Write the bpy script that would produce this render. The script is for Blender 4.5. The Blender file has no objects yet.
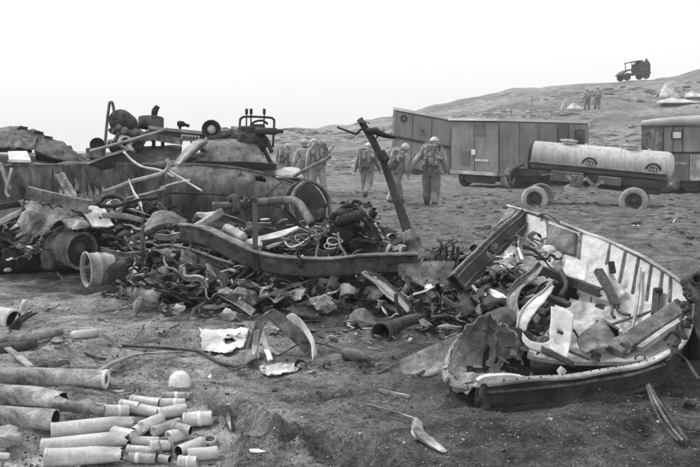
import bpy, bmesh, math, random
from mathutils import Vector, Matrix, noise
SC = bpy.context.scene
COL = SC.collection
R = math.radians
rnd = random.Random(7)

# ------------------------------------------------------------ camera
FPX, CX, CY, CAMH = 750.0, 350.0, 233.5, 1.85
PITCH = math.atan((CY - 140.0) / FPX)
SP, CP = math.sin(PITCH), math.cos(PITCH)
cam = bpy.data.cameras.new('camera')
cam.sensor_width = 36.0
cam.lens = 36.0 * FPX / 700.0
cam.clip_start = 0.1
cam.clip_end = 3000.0
camo = bpy.data.objects.new('camera', cam)
COL.objects.link(camo)
camo.location = (0, 0, CAMH)
camo.rotation_euler = (math.pi / 2 - PITCH, 0, 0)
SC.camera = camo

# ------------------------------------------------------------ sky, sun, exposure
SUN_EL, SUN_AZ = R(50), R(-62)          # azimuth measured from +Y towards +X (negative: to the left)
world = bpy.data.worlds.new('World')
SC.world = world
world.use_nodes = True
wn, wl = world.node_tree.nodes, world.node_tree.links
for n in list(wn):
    wn.remove(n)
wo = wn.new('ShaderNodeOutputWorld')
wb = wn.new('ShaderNodeBackground')
sky = wn.new('ShaderNodeTexSky')
sky.sky_type = 'NISHITA'
sky.sun_disc = False
sky.sun_elevation = SUN_EL
sky.sun_rotation = SUN_AZ
sky.air_density = 1.0
sky.dust_density = 4.0
bw = wn.new('ShaderNodeRGBToBW')        # a black-and-white photograph: the sky gives neutral light
mixn = wn.new('ShaderNodeMix')
mixn.data_type = 'RGBA'
mixn.inputs['Factor'].default_value = 0.8
mixn.inputs['B'].default_value = (6.3, 6.3, 6.3, 1)   # even overcast layer over the clear sky
wl.new(sky.outputs['Color'], bw.inputs['Color'])
wl.new(bw.outputs['Val'], mixn.inputs['A'])
wl.new(mixn.outputs['Result'], wb.inputs['Color'])
wb.inputs['Strength'].default_value = 0.11
wl.new(wb.outputs['Background'], wo.inputs['Surface'])
sun = bpy.data.lights.new('sun', 'SUN')
sun.energy = 1.5
sun.angle = R(12)
suno = bpy.data.objects.new('sun', sun)
COL.objects.link(suno)
sd = Vector((math.sin(SUN_AZ) * math.cos(SUN_EL), math.cos(SUN_AZ) * math.cos(SUN_EL), math.sin(SUN_EL)))
suno.rotation_euler = sd.to_track_quat('Z', 'Y').to_euler()
suno.location = (-20, 10, 30)
SC.view_settings.view_transform = 'Standard'
SC.view_settings.look = 'None'
SC.view_settings.exposure = 0.8
SC.view_settings.gamma = 1.0

# ------------------------------------------------------------ helpers
def A(px, py, d):
    """Point seen at (px, py) of the 700x467 photograph at depth d metres along the view axis."""
    u, v = (px - CX) / FPX * d, (py - CY) / FPX * d
    return Vector((u, d * CP - v * SP, CAMH - d * SP - v * CP))

def sstep(a, b, x):
    t = max(0.0, min(1.0, (x - a) / (b - a)))
    return t * t * (3 - 2 * t)

def interp(x, tab):
    if x <= tab[0][0]:
        return tab[0][1]
    for (x0, y0), (x1, y1) in zip(tab, tab[1:]):
        if x <= x1:
            return y0 + (y1 - y0) * (x - x0) / (x1 - x0)
    return tab[-1][1]

RIDGE = [(-300, -9.0), (-60, -8.0), (-30, -6.0), (-17, -2.0), (-11.5, 2.3), (-8, 2.8), (0, 3.2), (5, 5.0), (15, 6.5), (24, 7.6), (33, 8.8), (42, 9.9), (70, 13), (120, 15), (300, 15)]
N3 = noise.noise
PITS = []     # (x, y, long radius, short radius, angle, depth, sharpness)
def gh(x, y, fine=True):
    """Height of the ground."""
    z = 0.0
    if y > 24:
        s = max(0.0, min(1.0, (y - 31) / 54.0))
        s = s ** 0.85
        rz = interp(x + 2.0 * N3((x * .05, y * .03, 4.0)), RIDGE)
        z += rz * s
        if y > 85:
            z -= (y - 85) * 0.03 * sstep(85, 140, y)
        k = sstep(34, 62, y)
        z += k * (0.9 * N3((x * .07, y * .05, 1.3)) + 0.45 * N3((x * .2, y * .12, 7.7)) + 0.22 * N3((x * .55, y * .3, 2.2)))
    k = sstep(11, 15, y) * (1 - sstep(40, 60, y))
    z += k * (0.10 * N3((x * .10, y * .55, 3.0)) + 0.06 * N3((x * .5, y * 1.2, 5.0)) + 0.05 * N3((x * 1.3, y * 2.0, 8.0)) + 0.045 * N3((x * 3.2, y * 3.4, 18.0)) + 0.03 * N3((x * 6.5, y * 5.5, 28.0)))
    k = 1 - sstep(11, 16, y)
    z += k * (0.08 * N3((x * .55, y * .5, 9.0)) + 0.05 * N3((x * 1.7, y * 1.9, 6.0)))
    if fine and y < 30:
        z += 0.016 * N3((x * 5.2, y * 6.5, 1.0)) + 0.008 * N3((x * 13, y * 15, 2.0))
        rg = abs(N3((x * 2.6, y * 3.4, 12.0)))
        z += 0.03 * (1 - sstep(0, 0.22, rg)) * sstep(-.1, .35, N3((x * .9, y * .9, 15.0))) - 0.008
    for (cx, cy, a, b, th, dep, sh) in PITS:
        dx, dy = x - cx, y - cy
        if abs(dx) > 2.2 * a or abs(dy) > 2.2 * a:
            continue
        u = dx * math.cos(th) + dy * math.sin(th)
        v = -dx * math.sin(th) + dy * math.cos(th)
        w = 0.22 * N3((x * 3.2, y * 3.2, cx * 9)) + 0.1 * N3((x * 9, y * 9, cy * 9))
        r = math.sqrt((u / a) ** 2 + (v / b) ** 2) + w
        if r < 1.7:
            z -= dep * (1 - sstep(1 - sh, 1 + sh * .6, r))
            if dep > 0:
                z += dep * .22 * (1 - sstep(0, .35, abs(r - 1.22)))
                if r < 1:
                    z += .02 * N3((x * 16, y * 16, 3.0))
    return z

def flat(px, py):
    d = CAMH / (SP + (py - CY) / FPX * CP)
    return A(px, py, d)

for (px, py, a, b, th, dep, sh) in [
        (240, 415, .40, .13, -1.0, .10, .45), (262, 438, .30, .12, -.8, .08, .4), (330, 444, .34, .17, -.55, .13, .4),
        (325, 393, .30, .14, .1, .07, .4), (352, 462, .3, .12, -.5, .07, .4), (205, 372, .25, .1, .1, .05, .5),
        (268, 440, .40, .22, 1.9, -.10, .9), (190, 343, .35, .14, 0, .04, .6), (150, 335, .35, .12, .1, .05, .5),
        (30, 352, .5, .14, .1, .06, .5), (330, 322, .4, .15, .2, .06, .6), (95, 350, .3, .1, 0, .05, .5),
        (560, 440, 1.3, .30, .05, -.05, .9), (420, 445, .8, .35, .2, -.05, .9), (545, 402, 1.0, .16, .0, .05, .9), (85, 300, 1.1, .5, .1, -.10, .9), (660, 440, .35, .2, .4, .06, .5),
        (560, 250, 2.6, .5, .05, .07, .6), (620, 232, 3.0, .5, -.03, .07, .5), (480, 205, 2.5, .5, .05, .08, .5)]:
    p = flat(px, py)
    PITS.append((p.x, p.y, a, b, th, dep * (1.5 if dep > 0 and py > 380 else 1), sh))

def G(px, py, up=0.0):
    """First point of the ground seen at (px, py), lifted by up."""
    d = 2.5
    step = .25
    while d < 200:
        q = A(px, py, d + step)
        if q.z < gh(q.x, q.y) + up:
            lo, hi = d, d + step
            for _ in range(14):
                m = (lo + hi) / 2
                q = A(px, py, m)
                if q.z < gh(q.x, q.y) + up: hi = m
                else: lo = m
            return A(px, py, hi)
        d += step
        step = .02 * d if d > 12 else .2
    return A(px, py, 80)

def Gd(px, py):
    return CAMH / (SP + (py - CY) / FPX * CP)

# ------------------------------------------------------------ materials (greys: the photograph is black and white)
def mat(name, lo, hi, scale=6.0, rough=.7, bump=.3, fine=60.0, specks=0.0, metal=0.0, sharp=.18, streak=0.0, mid=.5, spec=.4, drip=0.0, grime=.5, fv=.40):
    m = bpy.data.materials.new(name)
    m.use_nodes = True
    nt = m.node_tree
    N, L = nt.nodes, nt.links
    b = N['Principled BSDF']
    tc = N.new('ShaderNodeTexCoord')
    mp = N.new('ShaderNodeMapping')
    L.new(tc.outputs['Object'], mp.inputs['Vector'])
    if streak:
        mp.inputs['Scale'].default_value = (1, 1, 1 / (1 + streak))
    n1 = N.new('ShaderNodeTexNoise')
    n1.inputs['Scale'].default_value = scale
    n1.inputs['Detail'].default_value = 9
    n1.inputs['Roughness'].default_value = .68
    n1.inputs['Distortion'].default_value = .4
    L.new(mp.outputs['Vector'], n1.inputs['Vector'])
    r = N.new('ShaderNodeValToRGB')
    e = r.color_ramp.elements
    e[0].position, e[1].position = mid - sharp, mid + sharp
    e[0].color = (lo, lo, lo, 1)
    e[1].color = (hi, hi, hi, 1)
    L.new(n1.outputs['Fac'], r.inputs['Fac'])
    n2 = N.new('ShaderNodeTexNoise')
    n2.inputs['Scale'].default_value = fine
    n2.inputs['Detail'].default_value = 6
    L.new(tc.outputs['Object'], n2.inputs['Vector'])
    mr = N.new('ShaderNodeMapRange')
    mr.inputs['From Min'].default_value = .3
    mr.inputs['From Max'].default_value = .7
    mr.inputs['To Min'].default_value = 1 - fv
    mr.inputs['To Max'].default_value = 1 + fv * .85
    L.new(n2.outputs['Fac'], mr.inputs['Value'])
    mx = N.new('ShaderNodeMix')
    mx.data_type = 'RGBA'
    mx.blend_type = 'MULTIPLY'
    mx.inputs['Factor'].default_value = 1
    L.new(r.outputs['Color'], mx.inputs['A'])
    L.new(mr.outputs['Result'], mx.inputs['B'])
    out = mx.outputs['Result']
    n3 = N.new('ShaderNodeTexNoise')
    n3.inputs['Scale'].default_value = scale * .3
    n3.inputs['Detail'].default_value = 5
    L.new(tc.outputs['Object'], n3.inputs['Vector'])
    m3 = N.new('ShaderNodeMapRange')
    m3.inputs['From Min'].default_value = .38
    m3.inputs['From Max'].default_value = .62
    m3.inputs['To Min'].default_value = 1 - grime
    m3.inputs['To Max'].default_value = 1.12
    L.new(n3.outputs['Fac'], m3.inputs['Value'])
    x3 = N.new('ShaderNodeMix'); x3.data_type = 'RGBA'; x3.blend_type = 'MULTIPLY'; x3.inputs['Factor'].default_value = 1
    L.new(out, x3.inputs['A']); L.new(m3.outputs['Result'], x3.inputs['B'])
    out = x3.outputs['Result']
    if drip:
        g4 = N.new('ShaderNodeNewGeometry')
        p4 = N.new('ShaderNodeMapping'); p4.inputs['Scale'].default_value = (14, 14, 1.1)
        L.new(g4.outputs['Position'], p4.inputs['Vector'])
        n4 = N.new('ShaderNodeTexNoise'); n4.inputs['Scale'].default_value = 1.0; n4.inputs['Detail'].default_value = 7
        n4.inputs['Roughness'].default_value = .65
        L.new(p4.outputs['Vector'], n4.inputs['Vector'])
        m4 = N.new('ShaderNodeMapRange')
        m4.inputs['From Min'].default_value = .36; m4.inputs['From Max'].default_value = .54
        m4.inputs['To Min'].default_value = 1 - drip; m4.inputs['To Max'].default_value = 1.0
        L.new(n4.outputs['Fac'], m4.inputs['Value'])
        x4 = N.new('ShaderNodeMix'); x4.data_type = 'RGBA'; x4.blend_type = 'MULTIPLY'; x4.inputs['Factor'].default_value = 1
        L.new(out, x4.inputs['A']); L.new(m4.outputs['Result'], x4.inputs['B'])
        out = x4.outputs['Result']
    if specks:
        v = N.new('ShaderNodeTexVoronoi')
        v.inputs['Scale'].default_value = fine * 1.2
        L.new(tc.outputs['Object'], v.inputs['Vector'])
        bwn = N.new('ShaderNodeSeparateColor')
        L.new(v.outputs['Color'], bwn.inputs['Color'])
        c1 = N.new('ShaderNodeMath'); c1.operation = 'GREATER_THAN'; c1.inputs[1].default_value = 1 - specks
        L.new(bwn.outputs['Red'], c1.inputs[0])
        m2 = N.new('ShaderNodeMix'); m2.data_type = 'RGBA'
        L.new(c1.outputs['Value'], m2.inputs['Factor'])
        L.new(out, m2.inputs['A'])
        m2.inputs['B'].default_value = (min(.7, hi * 3),) * 3 + (1,)
        out = m2.outputs['Result']
    L.new(out, b.inputs['Base Color'])
    b.inputs['Roughness'].default_value = rough
    b.inputs['Metallic'].default_value = metal
    b.inputs['Specular IOR Level'].default_value = spec
    if bump:
        bp = N.new('ShaderNodeBump')
        bp.inputs['Strength'].default_value = bump
        bp.inputs['Distance'].default_value = .02
        ad = N.new('ShaderNodeMath'); ad.operation = 'ADD'
        L.new(n1.outputs['Fac'], ad.inputs[0])
        L.new(n2.outputs['Fac'], ad.inputs[1])
        L.new(ad.outputs['Value'], bp.inputs['Height'])
        L.new(bp.outputs['Normal'], b.inputs['Normal'])
    return m

M = {}
M['burnt'] = mat('burnt_steel', .016, .15, 9, .72, .6, 80)
M['dark'] = mat('dark_steel', .015, .075, 9, .6, .5, 70)
M['black'] = mat('sooty_steel', .008, .03, 9, .7, .5, 60)
M['steel'] = mat('weathered_steel', .05, .36, 8, .55, .45, 70, drip=.35)
M['hull'] = mat('scorched_hull_steel', .035, .26, 5, .7, .45, 70, streak=1.2, sharp=.16, drip=.5)
M['pale'] = mat('pale_steel', .20, .62, 8, .5, .4, 70, mid=.45, sharp=.2, fv=.22)
M['bright'] = mat('bright_scratched_metal', .38, .82, 9, .42, .3, 70, mid=.38, grime=.35, fv=.10)
M['boatin'] = mat('pale_boat_paint', .28, .52, 4, .5, .15, 60, mid=.38, sharp=.2, drip=.35, grime=.3, fv=.10)
M['boatout'] = mat('dark_boat_bottom', .03, .12, 6, .6, .4, 60)
M['canvas'] = mat('scorched_canvas', .14, .66, 7, .9, .4, 90, drip=.3, fv=.22)
M['cloth'] = mat('pale_cloth', .45, .72, 9, .95, .4, 120, grime=.35, fv=.10)
M['white'] = mat('white_enamel', .5, .85, 8, .5, .2, 60, mid=.4, grime=.25, fv=.10)
M['case'] = mat('pale_shell_case', .46, .86, 4, .45, .2, 60, mid=.42, sharp=.26, grime=.5, fv=.18)
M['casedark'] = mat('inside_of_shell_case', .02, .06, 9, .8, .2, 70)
M['band'] = mat('white_paper_band', .75, .88, 9, .8, .1, 70, grime=.15, fv=.10)
M['tube'] = mat('rusty_tube', .07, .62, 7, .75, .7, 60, mid=.47, sharp=.14, fv=.22)
M['wood'] = mat('weathered_wood', .16, .45, 9, .9, .5, 60, streak=3)
M['paint'] = mat('olive_painted_panel', .20, .29, 2.5, .65, .1, 40, streak=2, drip=.25, grime=.25, fv=.10)
M['paintd'] = mat('dark_painted_panel', .10, .17, 2.5, .65, .1, 40, streak=2, drip=.2, grime=.25, fv=.10)
M['roof'] = mat('pale_canvas_roof', .62, .8, 2, .8, .15, 40, grime=.2, fv=.10)
M['roofd'] = mat('dusty_canvas_roof', .3, .45, 2, .8, .15, 40, grime=.25, fv=.10)
M['tank'] = mat('pale_tank_paint', .46, .62, 1.6, .4, .0, 30, streak=3, mid=.4, sharp=.25, drip=.3, grime=.25, fv=.10)
M['tire'] = mat('dusty_tyre', .26, .48, 8, .9, .3, 60, grime=.3, fv=.10)
M['tired'] = mat('dark_tyre', .04, .12, 8, .9, .3, 60)
M['frame'] = mat('chassis_steel', .03, .10, 5, .7, .3, 50)
M['uniform'] = mat('faded_field_uniform', .20, .46, 5, .95, .6, 25, grime=.4, fv=.10)
M['uniform2'] = mat('darker_field_uniform', .12, .32, 5, .95, .6, 25, grime=.4, fv=.10)
M['gear'] = mat('canvas_pack', .07, .42, 8, .95, .6, 40, sharp=.1)
M['gearw'] = mat('dark_webbing', .05, .14, 12, .95, .4, 60)
M['helmet'] = mat('cloth_covered_helmet', .4, .7, 16, .9, .3, 60, grime=.3, fv=.10)
M['skin'] = mat('skin', .30, .42, 10, .6, .1, 60, grime=.1)
M['glass'] = mat('dark_window_glass', .02, .04, 3, .15, 0, 40, spec=.6)
M['ink'] = mat('black_ink', .03, .08, 9, .6, 0, 60)
M['stone'] = mat('pale_stone', .2, .55, 9, .9, .5, 40)
M['truck'] = mat('dark_truck_paint', .05, .12, 3, .7, .2, 30)

def sand_material():
    m = bpy.data.materials.new('black_volcanic_sand')
    m.use_nodes = True
    N, L = m.node_tree.nodes, m.node_tree.links
    b = N['Principled BSDF']
    geo = N.new('ShaderNodeNewGeometry')
    def nz(scale, det=8, vec=None, rough=.6):
        n = N.new('ShaderNodeTexNoise')
        n.inputs['Scale'].default_value = scale
        n.inputs['Detail'].default_value = det
        n.inputs['Roughness'].default_value = rough
        L.new(vec or geo.outputs['Position'], n.inputs['Vector'])
        return n
    def ramp(src, a, ca, c, cc):
        r = N.new('ShaderNodeValToRGB')
        e = r.color_ramp.elements
        e[0].position, e[1].position = a, c
        e[0].color = (ca, ca, ca, 1); e[1].color = (cc, cc, cc, 1)
        L.new(src, r.inputs['Fac'])
        return r
    def mul(x, y):
        q = N.new('ShaderNodeMix'); q.data_type = 'RGBA'; q.blend_type = 'MULTIPLY'; q.inputs['Factor'].default_value = 1
        L.new(x, q.inputs['A']); L.new(y, q.inputs['B'])
        return q.outputs['Result']
    def mixf(f, x, y):
        q = N.new('ShaderNodeMix'); q.data_type = 'RGBA'
        L.new(f, q.inputs['Factor']); L.new(x, q.inputs['A']); L.new(y, q.inputs['B'])
        return q.outputs['Result']
    big = nz(.9, 6); midn = nz(4.5, 9, rough=.7); grain = nz(110, 4, rough=.85); g2 = nz(30, 8, rough=.8)
    c = mul(ramp(big.outputs['Fac'], .32, .12, .68, .21).outputs['Color'], ramp(midn.outputs['Fac'], .33, .6, .66, 1.3).outputs['Color'])
    c = mul(c, ramp(g2.outputs['Fac'], .33, .42, .67, 1.55).outputs['Color'])
    c = mul(c, ramp(grain.outputs['Fac'], .34, .30, .66, 1.75).outputs['Color'])
    # dry ash dust over the black sand: pale on the left and middle, thin on the right foreground
    sx0 = N.new('ShaderNodeSeparateXYZ'); L.new(geo.outputs['Position'], sx0.inputs['Vector'])
    dn = nz(.45, 5); dm = N.new('ShaderNodeMath'); dm.operation = 'MULTIPLY_ADD'
    L.new(dn.outputs['Fac'], dm.inputs[0]); dm.inputs[1].default_value = 2.6; L.new(sx0.outputs['X'], dm.inputs[2])
    dr = N.new('ShaderNodeMapRange'); dr.inputs['From Min'].default_value = .1; dr.inputs['From Max'].default_value = 2.0
    dr.inputs['To Min'].default_value = 1.65; dr.inputs['To Max'].default_value = .47
    L.new(dm.outputs[0], dr.inputs['Value'])
    dy = N.new('ShaderNodeMapRange'); dy.inputs['From Min'].default_value = 6.0; dy.inputs['From Max'].default_value = 12
    L.new(sx0.outputs['Y'], dy.inputs['Value'])
    dmx = N.new('ShaderNodeMix'); dmx.data_type = 'FLOAT'
    L.new(dy.outputs['Result'], dmx.inputs['Factor']); L.new(dr.outputs['Result'], dmx.inputs['A']); dmx.inputs['B'].default_value = .9
    c = mul(c, dmx.outputs['Result'])
    # wheel ruts and churned sand running across the middle distance
    rp = N.new('ShaderNodeMapping'); rp.inputs['Scale'].default_value = (.9, 1.7, 1); L.new(geo.outputs['Position'], rp.inputs['Vector'])
    rn = nz(1.6, 12, rp.outputs['Vector'], .82)
    rc = ramp(rn.outputs['Fac'], .40, .42, .60, 1.45)
    c = mul(c, rc.outputs['Color'])
    # scattered pale grains
    v = N.new('ShaderNodeTexVoronoi'); v.inputs['Scale'].default_value = 75
    L.new(geo.outputs['Position'], v.inputs['Vector'])
    sc = N.new('ShaderNodeSeparateColor'); L.new(v.outputs['Color'], sc.inputs['Color'])
    gt = N.new('ShaderNodeMath'); gt.operation = 'GREATER_THAN'; gt.inputs[1].default_value = .955
    L.new(sc.outputs['Red'], gt.inputs[0])
    lt = N.new('ShaderNodeMath'); lt.operation = 'LESS_THAN'; lt.inputs[1].default_value = .36
    L.new(v.outputs['Distance'], lt.inputs[0])
    sp = N.new('ShaderNodeMath'); sp.operation = 'MULTIPLY'
    L.new(gt.outputs[0], sp.inputs[0]); L.new(lt.outputs[0], sp.inputs[1])
    col = N.new('ShaderNodeRGB'); col.outputs[0].default_value = (.30, .30, .30, 1)
    c = mixf(sp.outputs[0], c, col.outputs[0])
    # scrub and bare earth on the hill, colour also paled to paint in haze
    sx = N.new('ShaderNodeSeparateXYZ'); L.new(geo.outputs['Position'], sx.inputs['Vector'])
    hm = N.new('ShaderNodeMapRange'); hm.inputs['From Min'].default_value = 26; hm.inputs['From Max'].default_value = 42
    L.new(sx.outputs['Y'], hm.inputs['Value'])
    h1 = nz(.16, 9, rough=.72); h2 = nz(1.6, 12, rough=.85)
    hc = mul(ramp(h1.outputs['Fac'], .38, .25, .6, .56).outputs['Color'], ramp(h2.outputs['Fac'], .38, .4, .62, 1.5).outputs['Color'])
    c = mixf(hm.outputs['Result'], c, hc)
    L.new(c, b.inputs['Base Color'])
    b.inputs['Roughness'].default_value = .95
    b.inputs['Specular IOR Level'].default_value = .15
    b1 = N.new('ShaderNodeBump'); b1.inputs['Strength'].default_value = .8; b1.inputs['Distance'].default_value = .012
    L.new(g2.outputs['Fac'], b1.inputs['Height'])
    b2 = N.new('ShaderNodeBump'); b2.inputs['Strength'].default_value = .9; b2.inputs['Distance'].default_value = .08
    L.new(midn.outputs['Fac'], b2.inputs['Height'])
    L.new(b1.outputs['Normal'], b2.inputs['Normal'])
    b3 = N.new('ShaderNodeBump'); b3.inputs['Distance'].default_value = .5
    L.new(hm.outputs['Result'], b3.inputs['Strength'])
    L.new(h2.outputs['Fac'], b3.inputs['Height']); L.new(b2.outputs['Normal'], b3.inputs['Normal'])
    L.new(b3.outputs['Normal'], b.inputs['Normal'])
    return m
M['sand'] = sand_material()

# ------------------------------------------------------------ mesh builder
def V(*a):
    return Vector(a if len(a) == 3 else a[0])

def cr(pts, n):
    """n points along a Catmull-Rom curve through pts."""
    pts = [Vector(p) for p in pts]
    if len(pts) == 1 or n == 1:
        return [pts[0].copy() for _ in range(n)]
    if len(pts) == 2:
        return [pts[0].lerp(pts[1], i / (n - 1)) for i in range(n)]
    out = []
    for i in range(n):
        t = i / (n - 1) * (len(pts) - 1)
        k = min(int(t), len(pts) - 2)
        t -= k
        p1, p2 = pts[k], pts[k + 1]
        p0 = pts[k - 1] if k else p1 * 2 - p2
        p3 = pts[k + 2] if k + 2 < len(pts) else p2 * 2 - p1
        out.append(.5 * ((2 * p1) + (p2 - p0) * t + (2 * p0 - 5 * p1 + 4 * p2 - p3) * t * t + (3 * p1 - p0 - 3 * p2 + p3) * t ** 3))
    return out

def basis(z, up=(0, 0, 1)):
    z = Vector(z).normalized()
    u = Vector(up)
    if abs(z.dot(u.normalized())) > .97:
        u = Vector((1, 0, 0)) if abs(z.x) < .8 else Vector((0, 1, 0))
    x = u.cross(z).normalized()
    return x, z.cross(x).normalized(), z

class MB:
    def __init__(s):
        s.v, s.f, s.m, s.sm = [], [], [], []
    def add(s, vs, fs, mi=0, smooth=False):
        o = len(s.v)
        s.v += [Vector(p) for p in vs]
        for f in fs:
            s.f.append(tuple(i + o for i in f)); s.m.append(mi); s.sm.append(smooth)
        return s
    def box(s, c, size, rot=None, bev=.0, mi=0, mtx=None):
        """Box at centre c with bevelled edges."""
        bm = bmesh.new()
        bmesh.ops.create_cube(bm, size=1)
        for v in bm.verts:
            v.co = Vector((v.co.x * size[0], v.co.y * size[1], v.co.z * size[2]))
        if bev:
            bmesh.ops.bevel(bm, geom=bm.edges[:], offset=bev, segments=1, affect='EDGES')
        Mx = mtx or (rot if rot is not None else Matrix.Identity(3))
        c = Vector(c)
        bm.verts.index_update()
        s.add([Mx @ v.co + c for v in bm.verts], [[v.index for v in f.verts] for f in bm.faces], mi)
        bm.free()
        return s
    def tube(s, pts, r, seg=8, n=None, mi=0, cap=True, flat=1.0, up=(0, 0, 1), rough=.05):
        """Round bar along pts; r a number or one per point; flat < 1 squashes it."""
        pts = [Vector(p) for p in pts]
        rr = list(r) if isinstance(r, (list, tuple)) else [r] * len(pts)
        if not n and rough and max(rr) > .015 and len(pts) <= 4:
            n = 10
        if n:
            k = len(pts)
            pts2 = cr(pts, n)
            rr = [interp(i / (n - 1) * (k - 1), list(enumerate(rr))) for i in range(n)]
            pts = pts2
        vs, fs = [], []
        px = None
        for i, p in enumerate(pts):
            t = (pts[min(i + 1, len(pts) - 1)] - pts[max(i - 1, 0)])
            if t.length < 1e-9:
                t = Vector((0, 0, 1))
            x, y, z = basis(t, up)
            if px is not None:
                x = (px - z * px.dot(z)).normalized()
                y = z.cross(x)
            px = x
            for j in range(seg):
                a = 2 * math.pi * j / seg
                w = p + x * math.cos(a) * rr[i] + y * math.sin(a) * rr[i] * flat
                if rough and rr[i] > .012:
                    w = w + (w - p) * rough * (N3(w * 17) + N3(w * 41)) + Vector((N3(p * 3), N3(p * 3 + V(3, 0, 0)), N3(p * 3 + V(0, 3, 0)))) * .008
                vs.append(w)
        for i in range(len(pts) - 1):
            for j in range(seg):
                fs.append((i * seg + j, i * seg + (j + 1) % seg, (i + 1) * seg + (j + 1) % seg, (i + 1) * seg + j))
        s.add(vs, fs, mi, True)
        if cap:
            o = len(s.v) - len(vs)
            s.f += [tuple(o + j for j in reversed(range(seg))), tuple(o + (len(pts) - 1) * seg + j for j in range(seg))]
            s.m += [mi, mi]; s.sm += [False, False]
        return s
    def lathe(s, a, b, prof, seg=20, mi=0, closed=False, dent=0, seed=0, mis=None, up=(0, 0, 1)):
        """Turned shape on the axis a-b; prof = [(t along axis 0..1 or beyond, radius)]; mis = material per ring gap."""
        a, b = Vector(a), Vector(b)
        x, y, z = basis(b - a, up)
        L = (b - a).length
        vs, fs, ms = [], [], []
        for (t, r) in prof:
            for j in range(seg):
                an = 2 * math.pi * j / seg
                rr = r
                if dent:
                    rr *= 1 + dent * N3((math.cos(an) * 1.3 + seed, math.sin(an) * 1.3, t * 2.5 + seed))
                vs.append(a + z * (t * L) + (x * math.cos(an) + y * math.sin(an)) * rr)
        n = len(prof)
        o = len(s.v)
        s.v += vs
        for i in range(n if closed else n - 1):
            k = (i + 1) % n
            mm = mis[i] if mis else mi
            for j in range(seg):
                s.f.append(tuple(o + q for q in (i * seg + j, i * seg + (j + 1) % seg, k * seg + (j + 1) % seg, k * seg + j)))
                s.m.append(mm); s.sm.append(True)
        return s
    def loft(s, rows, nu=8, nv=12, amp=0, freq=3.0, seed=0, thick=.006, tear=0, holes=(), mi=0, crease=0, smooth=True, edge=0):
        """Sheet through rows of points, with dents, torn edges and holes, and a real thickness."""
        g = [cr(r, nv) for r in rows]
        cols = [cr([g[i][j] for i in range(len(g))], nu) for j in range(nv)]
        P = [[cols[j][i] for j in range(nv)] for i in range(nu)]
        def nrm(i, j):
            du = P[min(i + 1, nu - 1)][j] - P[max(i - 1, 0)][j]
            dv = P[i][min(j + 1, nv - 1)] - P[i][max(j - 1, 0)]
            c = du.cross(dv)
            return c.normalized() if c.length > 1e-12 else Vector((0, 0, 1))
        if tear:
            cen = P[nu // 2][nv // 2]
            for i in range(nu):
                for j in range(nv):
                    if i in (0, nu - 1) or j in (0, nv - 1):
                        q = P[i][j]
                        k = abs(N3((q.x * 11 + seed, q.y * 11, q.z * 11))) + .6 * abs(N3((q.x * 31 + seed, q.y * 31, q.z * 31))) + .25 * rnd.random()
                        P[i][j] = q.lerp(cen, min(.6, tear * k))
        Nn = [[nrm(i, j) for j in range(nv)] for i in range(nu)]
        if amp or crease:
            Q = [[None] * nv for _ in range(nu)]
            for i in range(nu):
                for j in range(nv):
                    q = P[i][j]
                    h = amp * (N3((q.x * freq + seed, q.y * freq, q.z * freq)) + .45 * N3((q.x * freq * 2.7, q.y * freq * 2.7 + seed, q.z * freq * 2.7)))
                    if crease:
                        h += crease * (abs(N3((q.x * freq * 1.4 + seed * 3, q.y * freq * 1.4, q.z * freq * 1.4))) - .25) * 2
                    Q[i][j] = q + Nn[i][j] * h
            P = Q
            Nn = [[nrm(i, j) for j in range(nv)] for i in range(nu)]
        keep = []
        for i in range(nu - 1):
            for j in range(nv - 1):
                u, v = (i + .5) / (nu - 1), (j + .5) / (nv - 1)
                if any(((u - a) / ru) ** 2 + ((v - b) / rv) ** 2 < 1 + .5 * N3((u * 20, v * 20, seed)) for (a, b, ru, rv) in holes):
                    continue
                keep.append((i, j))
        top = [P[i][j] for i in range(nu) for j in range(nv)]
        bot = [P[i][j] - Nn[i][j] * thick for i in range(nu) for j in range(nv)]
        n = nu * nv
        fs, cnt = [], {}
        for (i, j) in keep:
            q = (i * nv + j, (i + 1) * nv + j, (i + 1) * nv + j + 1, i * nv + j + 1)
            fs.append(q); fs.append(tuple(x + n for x in reversed(q)))
            for a, b in zip(q, q[1:] + q[:1]):
                cnt.setdefault((min(a, b), max(a, b)), []).append((a, b))
        side = [(b, a, a + n, b + n) for e in cnt.values() if len(e) == 1 for (a, b) in e]
        s.add(top + bot, fs, mi, smooth)
        o = len(s.v) - 2 * n
        for q in side:
            s.f.append(tuple(x + o for x in q)); s.m.append(mi); s.sm.append(False)
        return s
    def poly(s, pts, thick, mi=0, dirn=None):
        """Flat plate: the outline pts extruded along its normal by thick."""
        pts = [Vector(p) for p in pts]
        nn = Vector((0, 0, 0))
        for i in range(len(pts)):
            a, b = pts[i], pts[(i + 1) % len(pts)]
            nn += a.cross(b)
        nn = Vector(dirn).normalized() if dirn else nn.normalized()
        k = len(pts)
        s.add([p + nn * thick / 2 for p in pts] + [p - nn * thick / 2 for p in pts],
              [tuple(range(k)), tuple(reversed(range(k, 2 * k)))] + [(i, k + i, k + (i + 1) % k, (i + 1) % k) for i in range(k)], mi)
        return s
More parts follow.
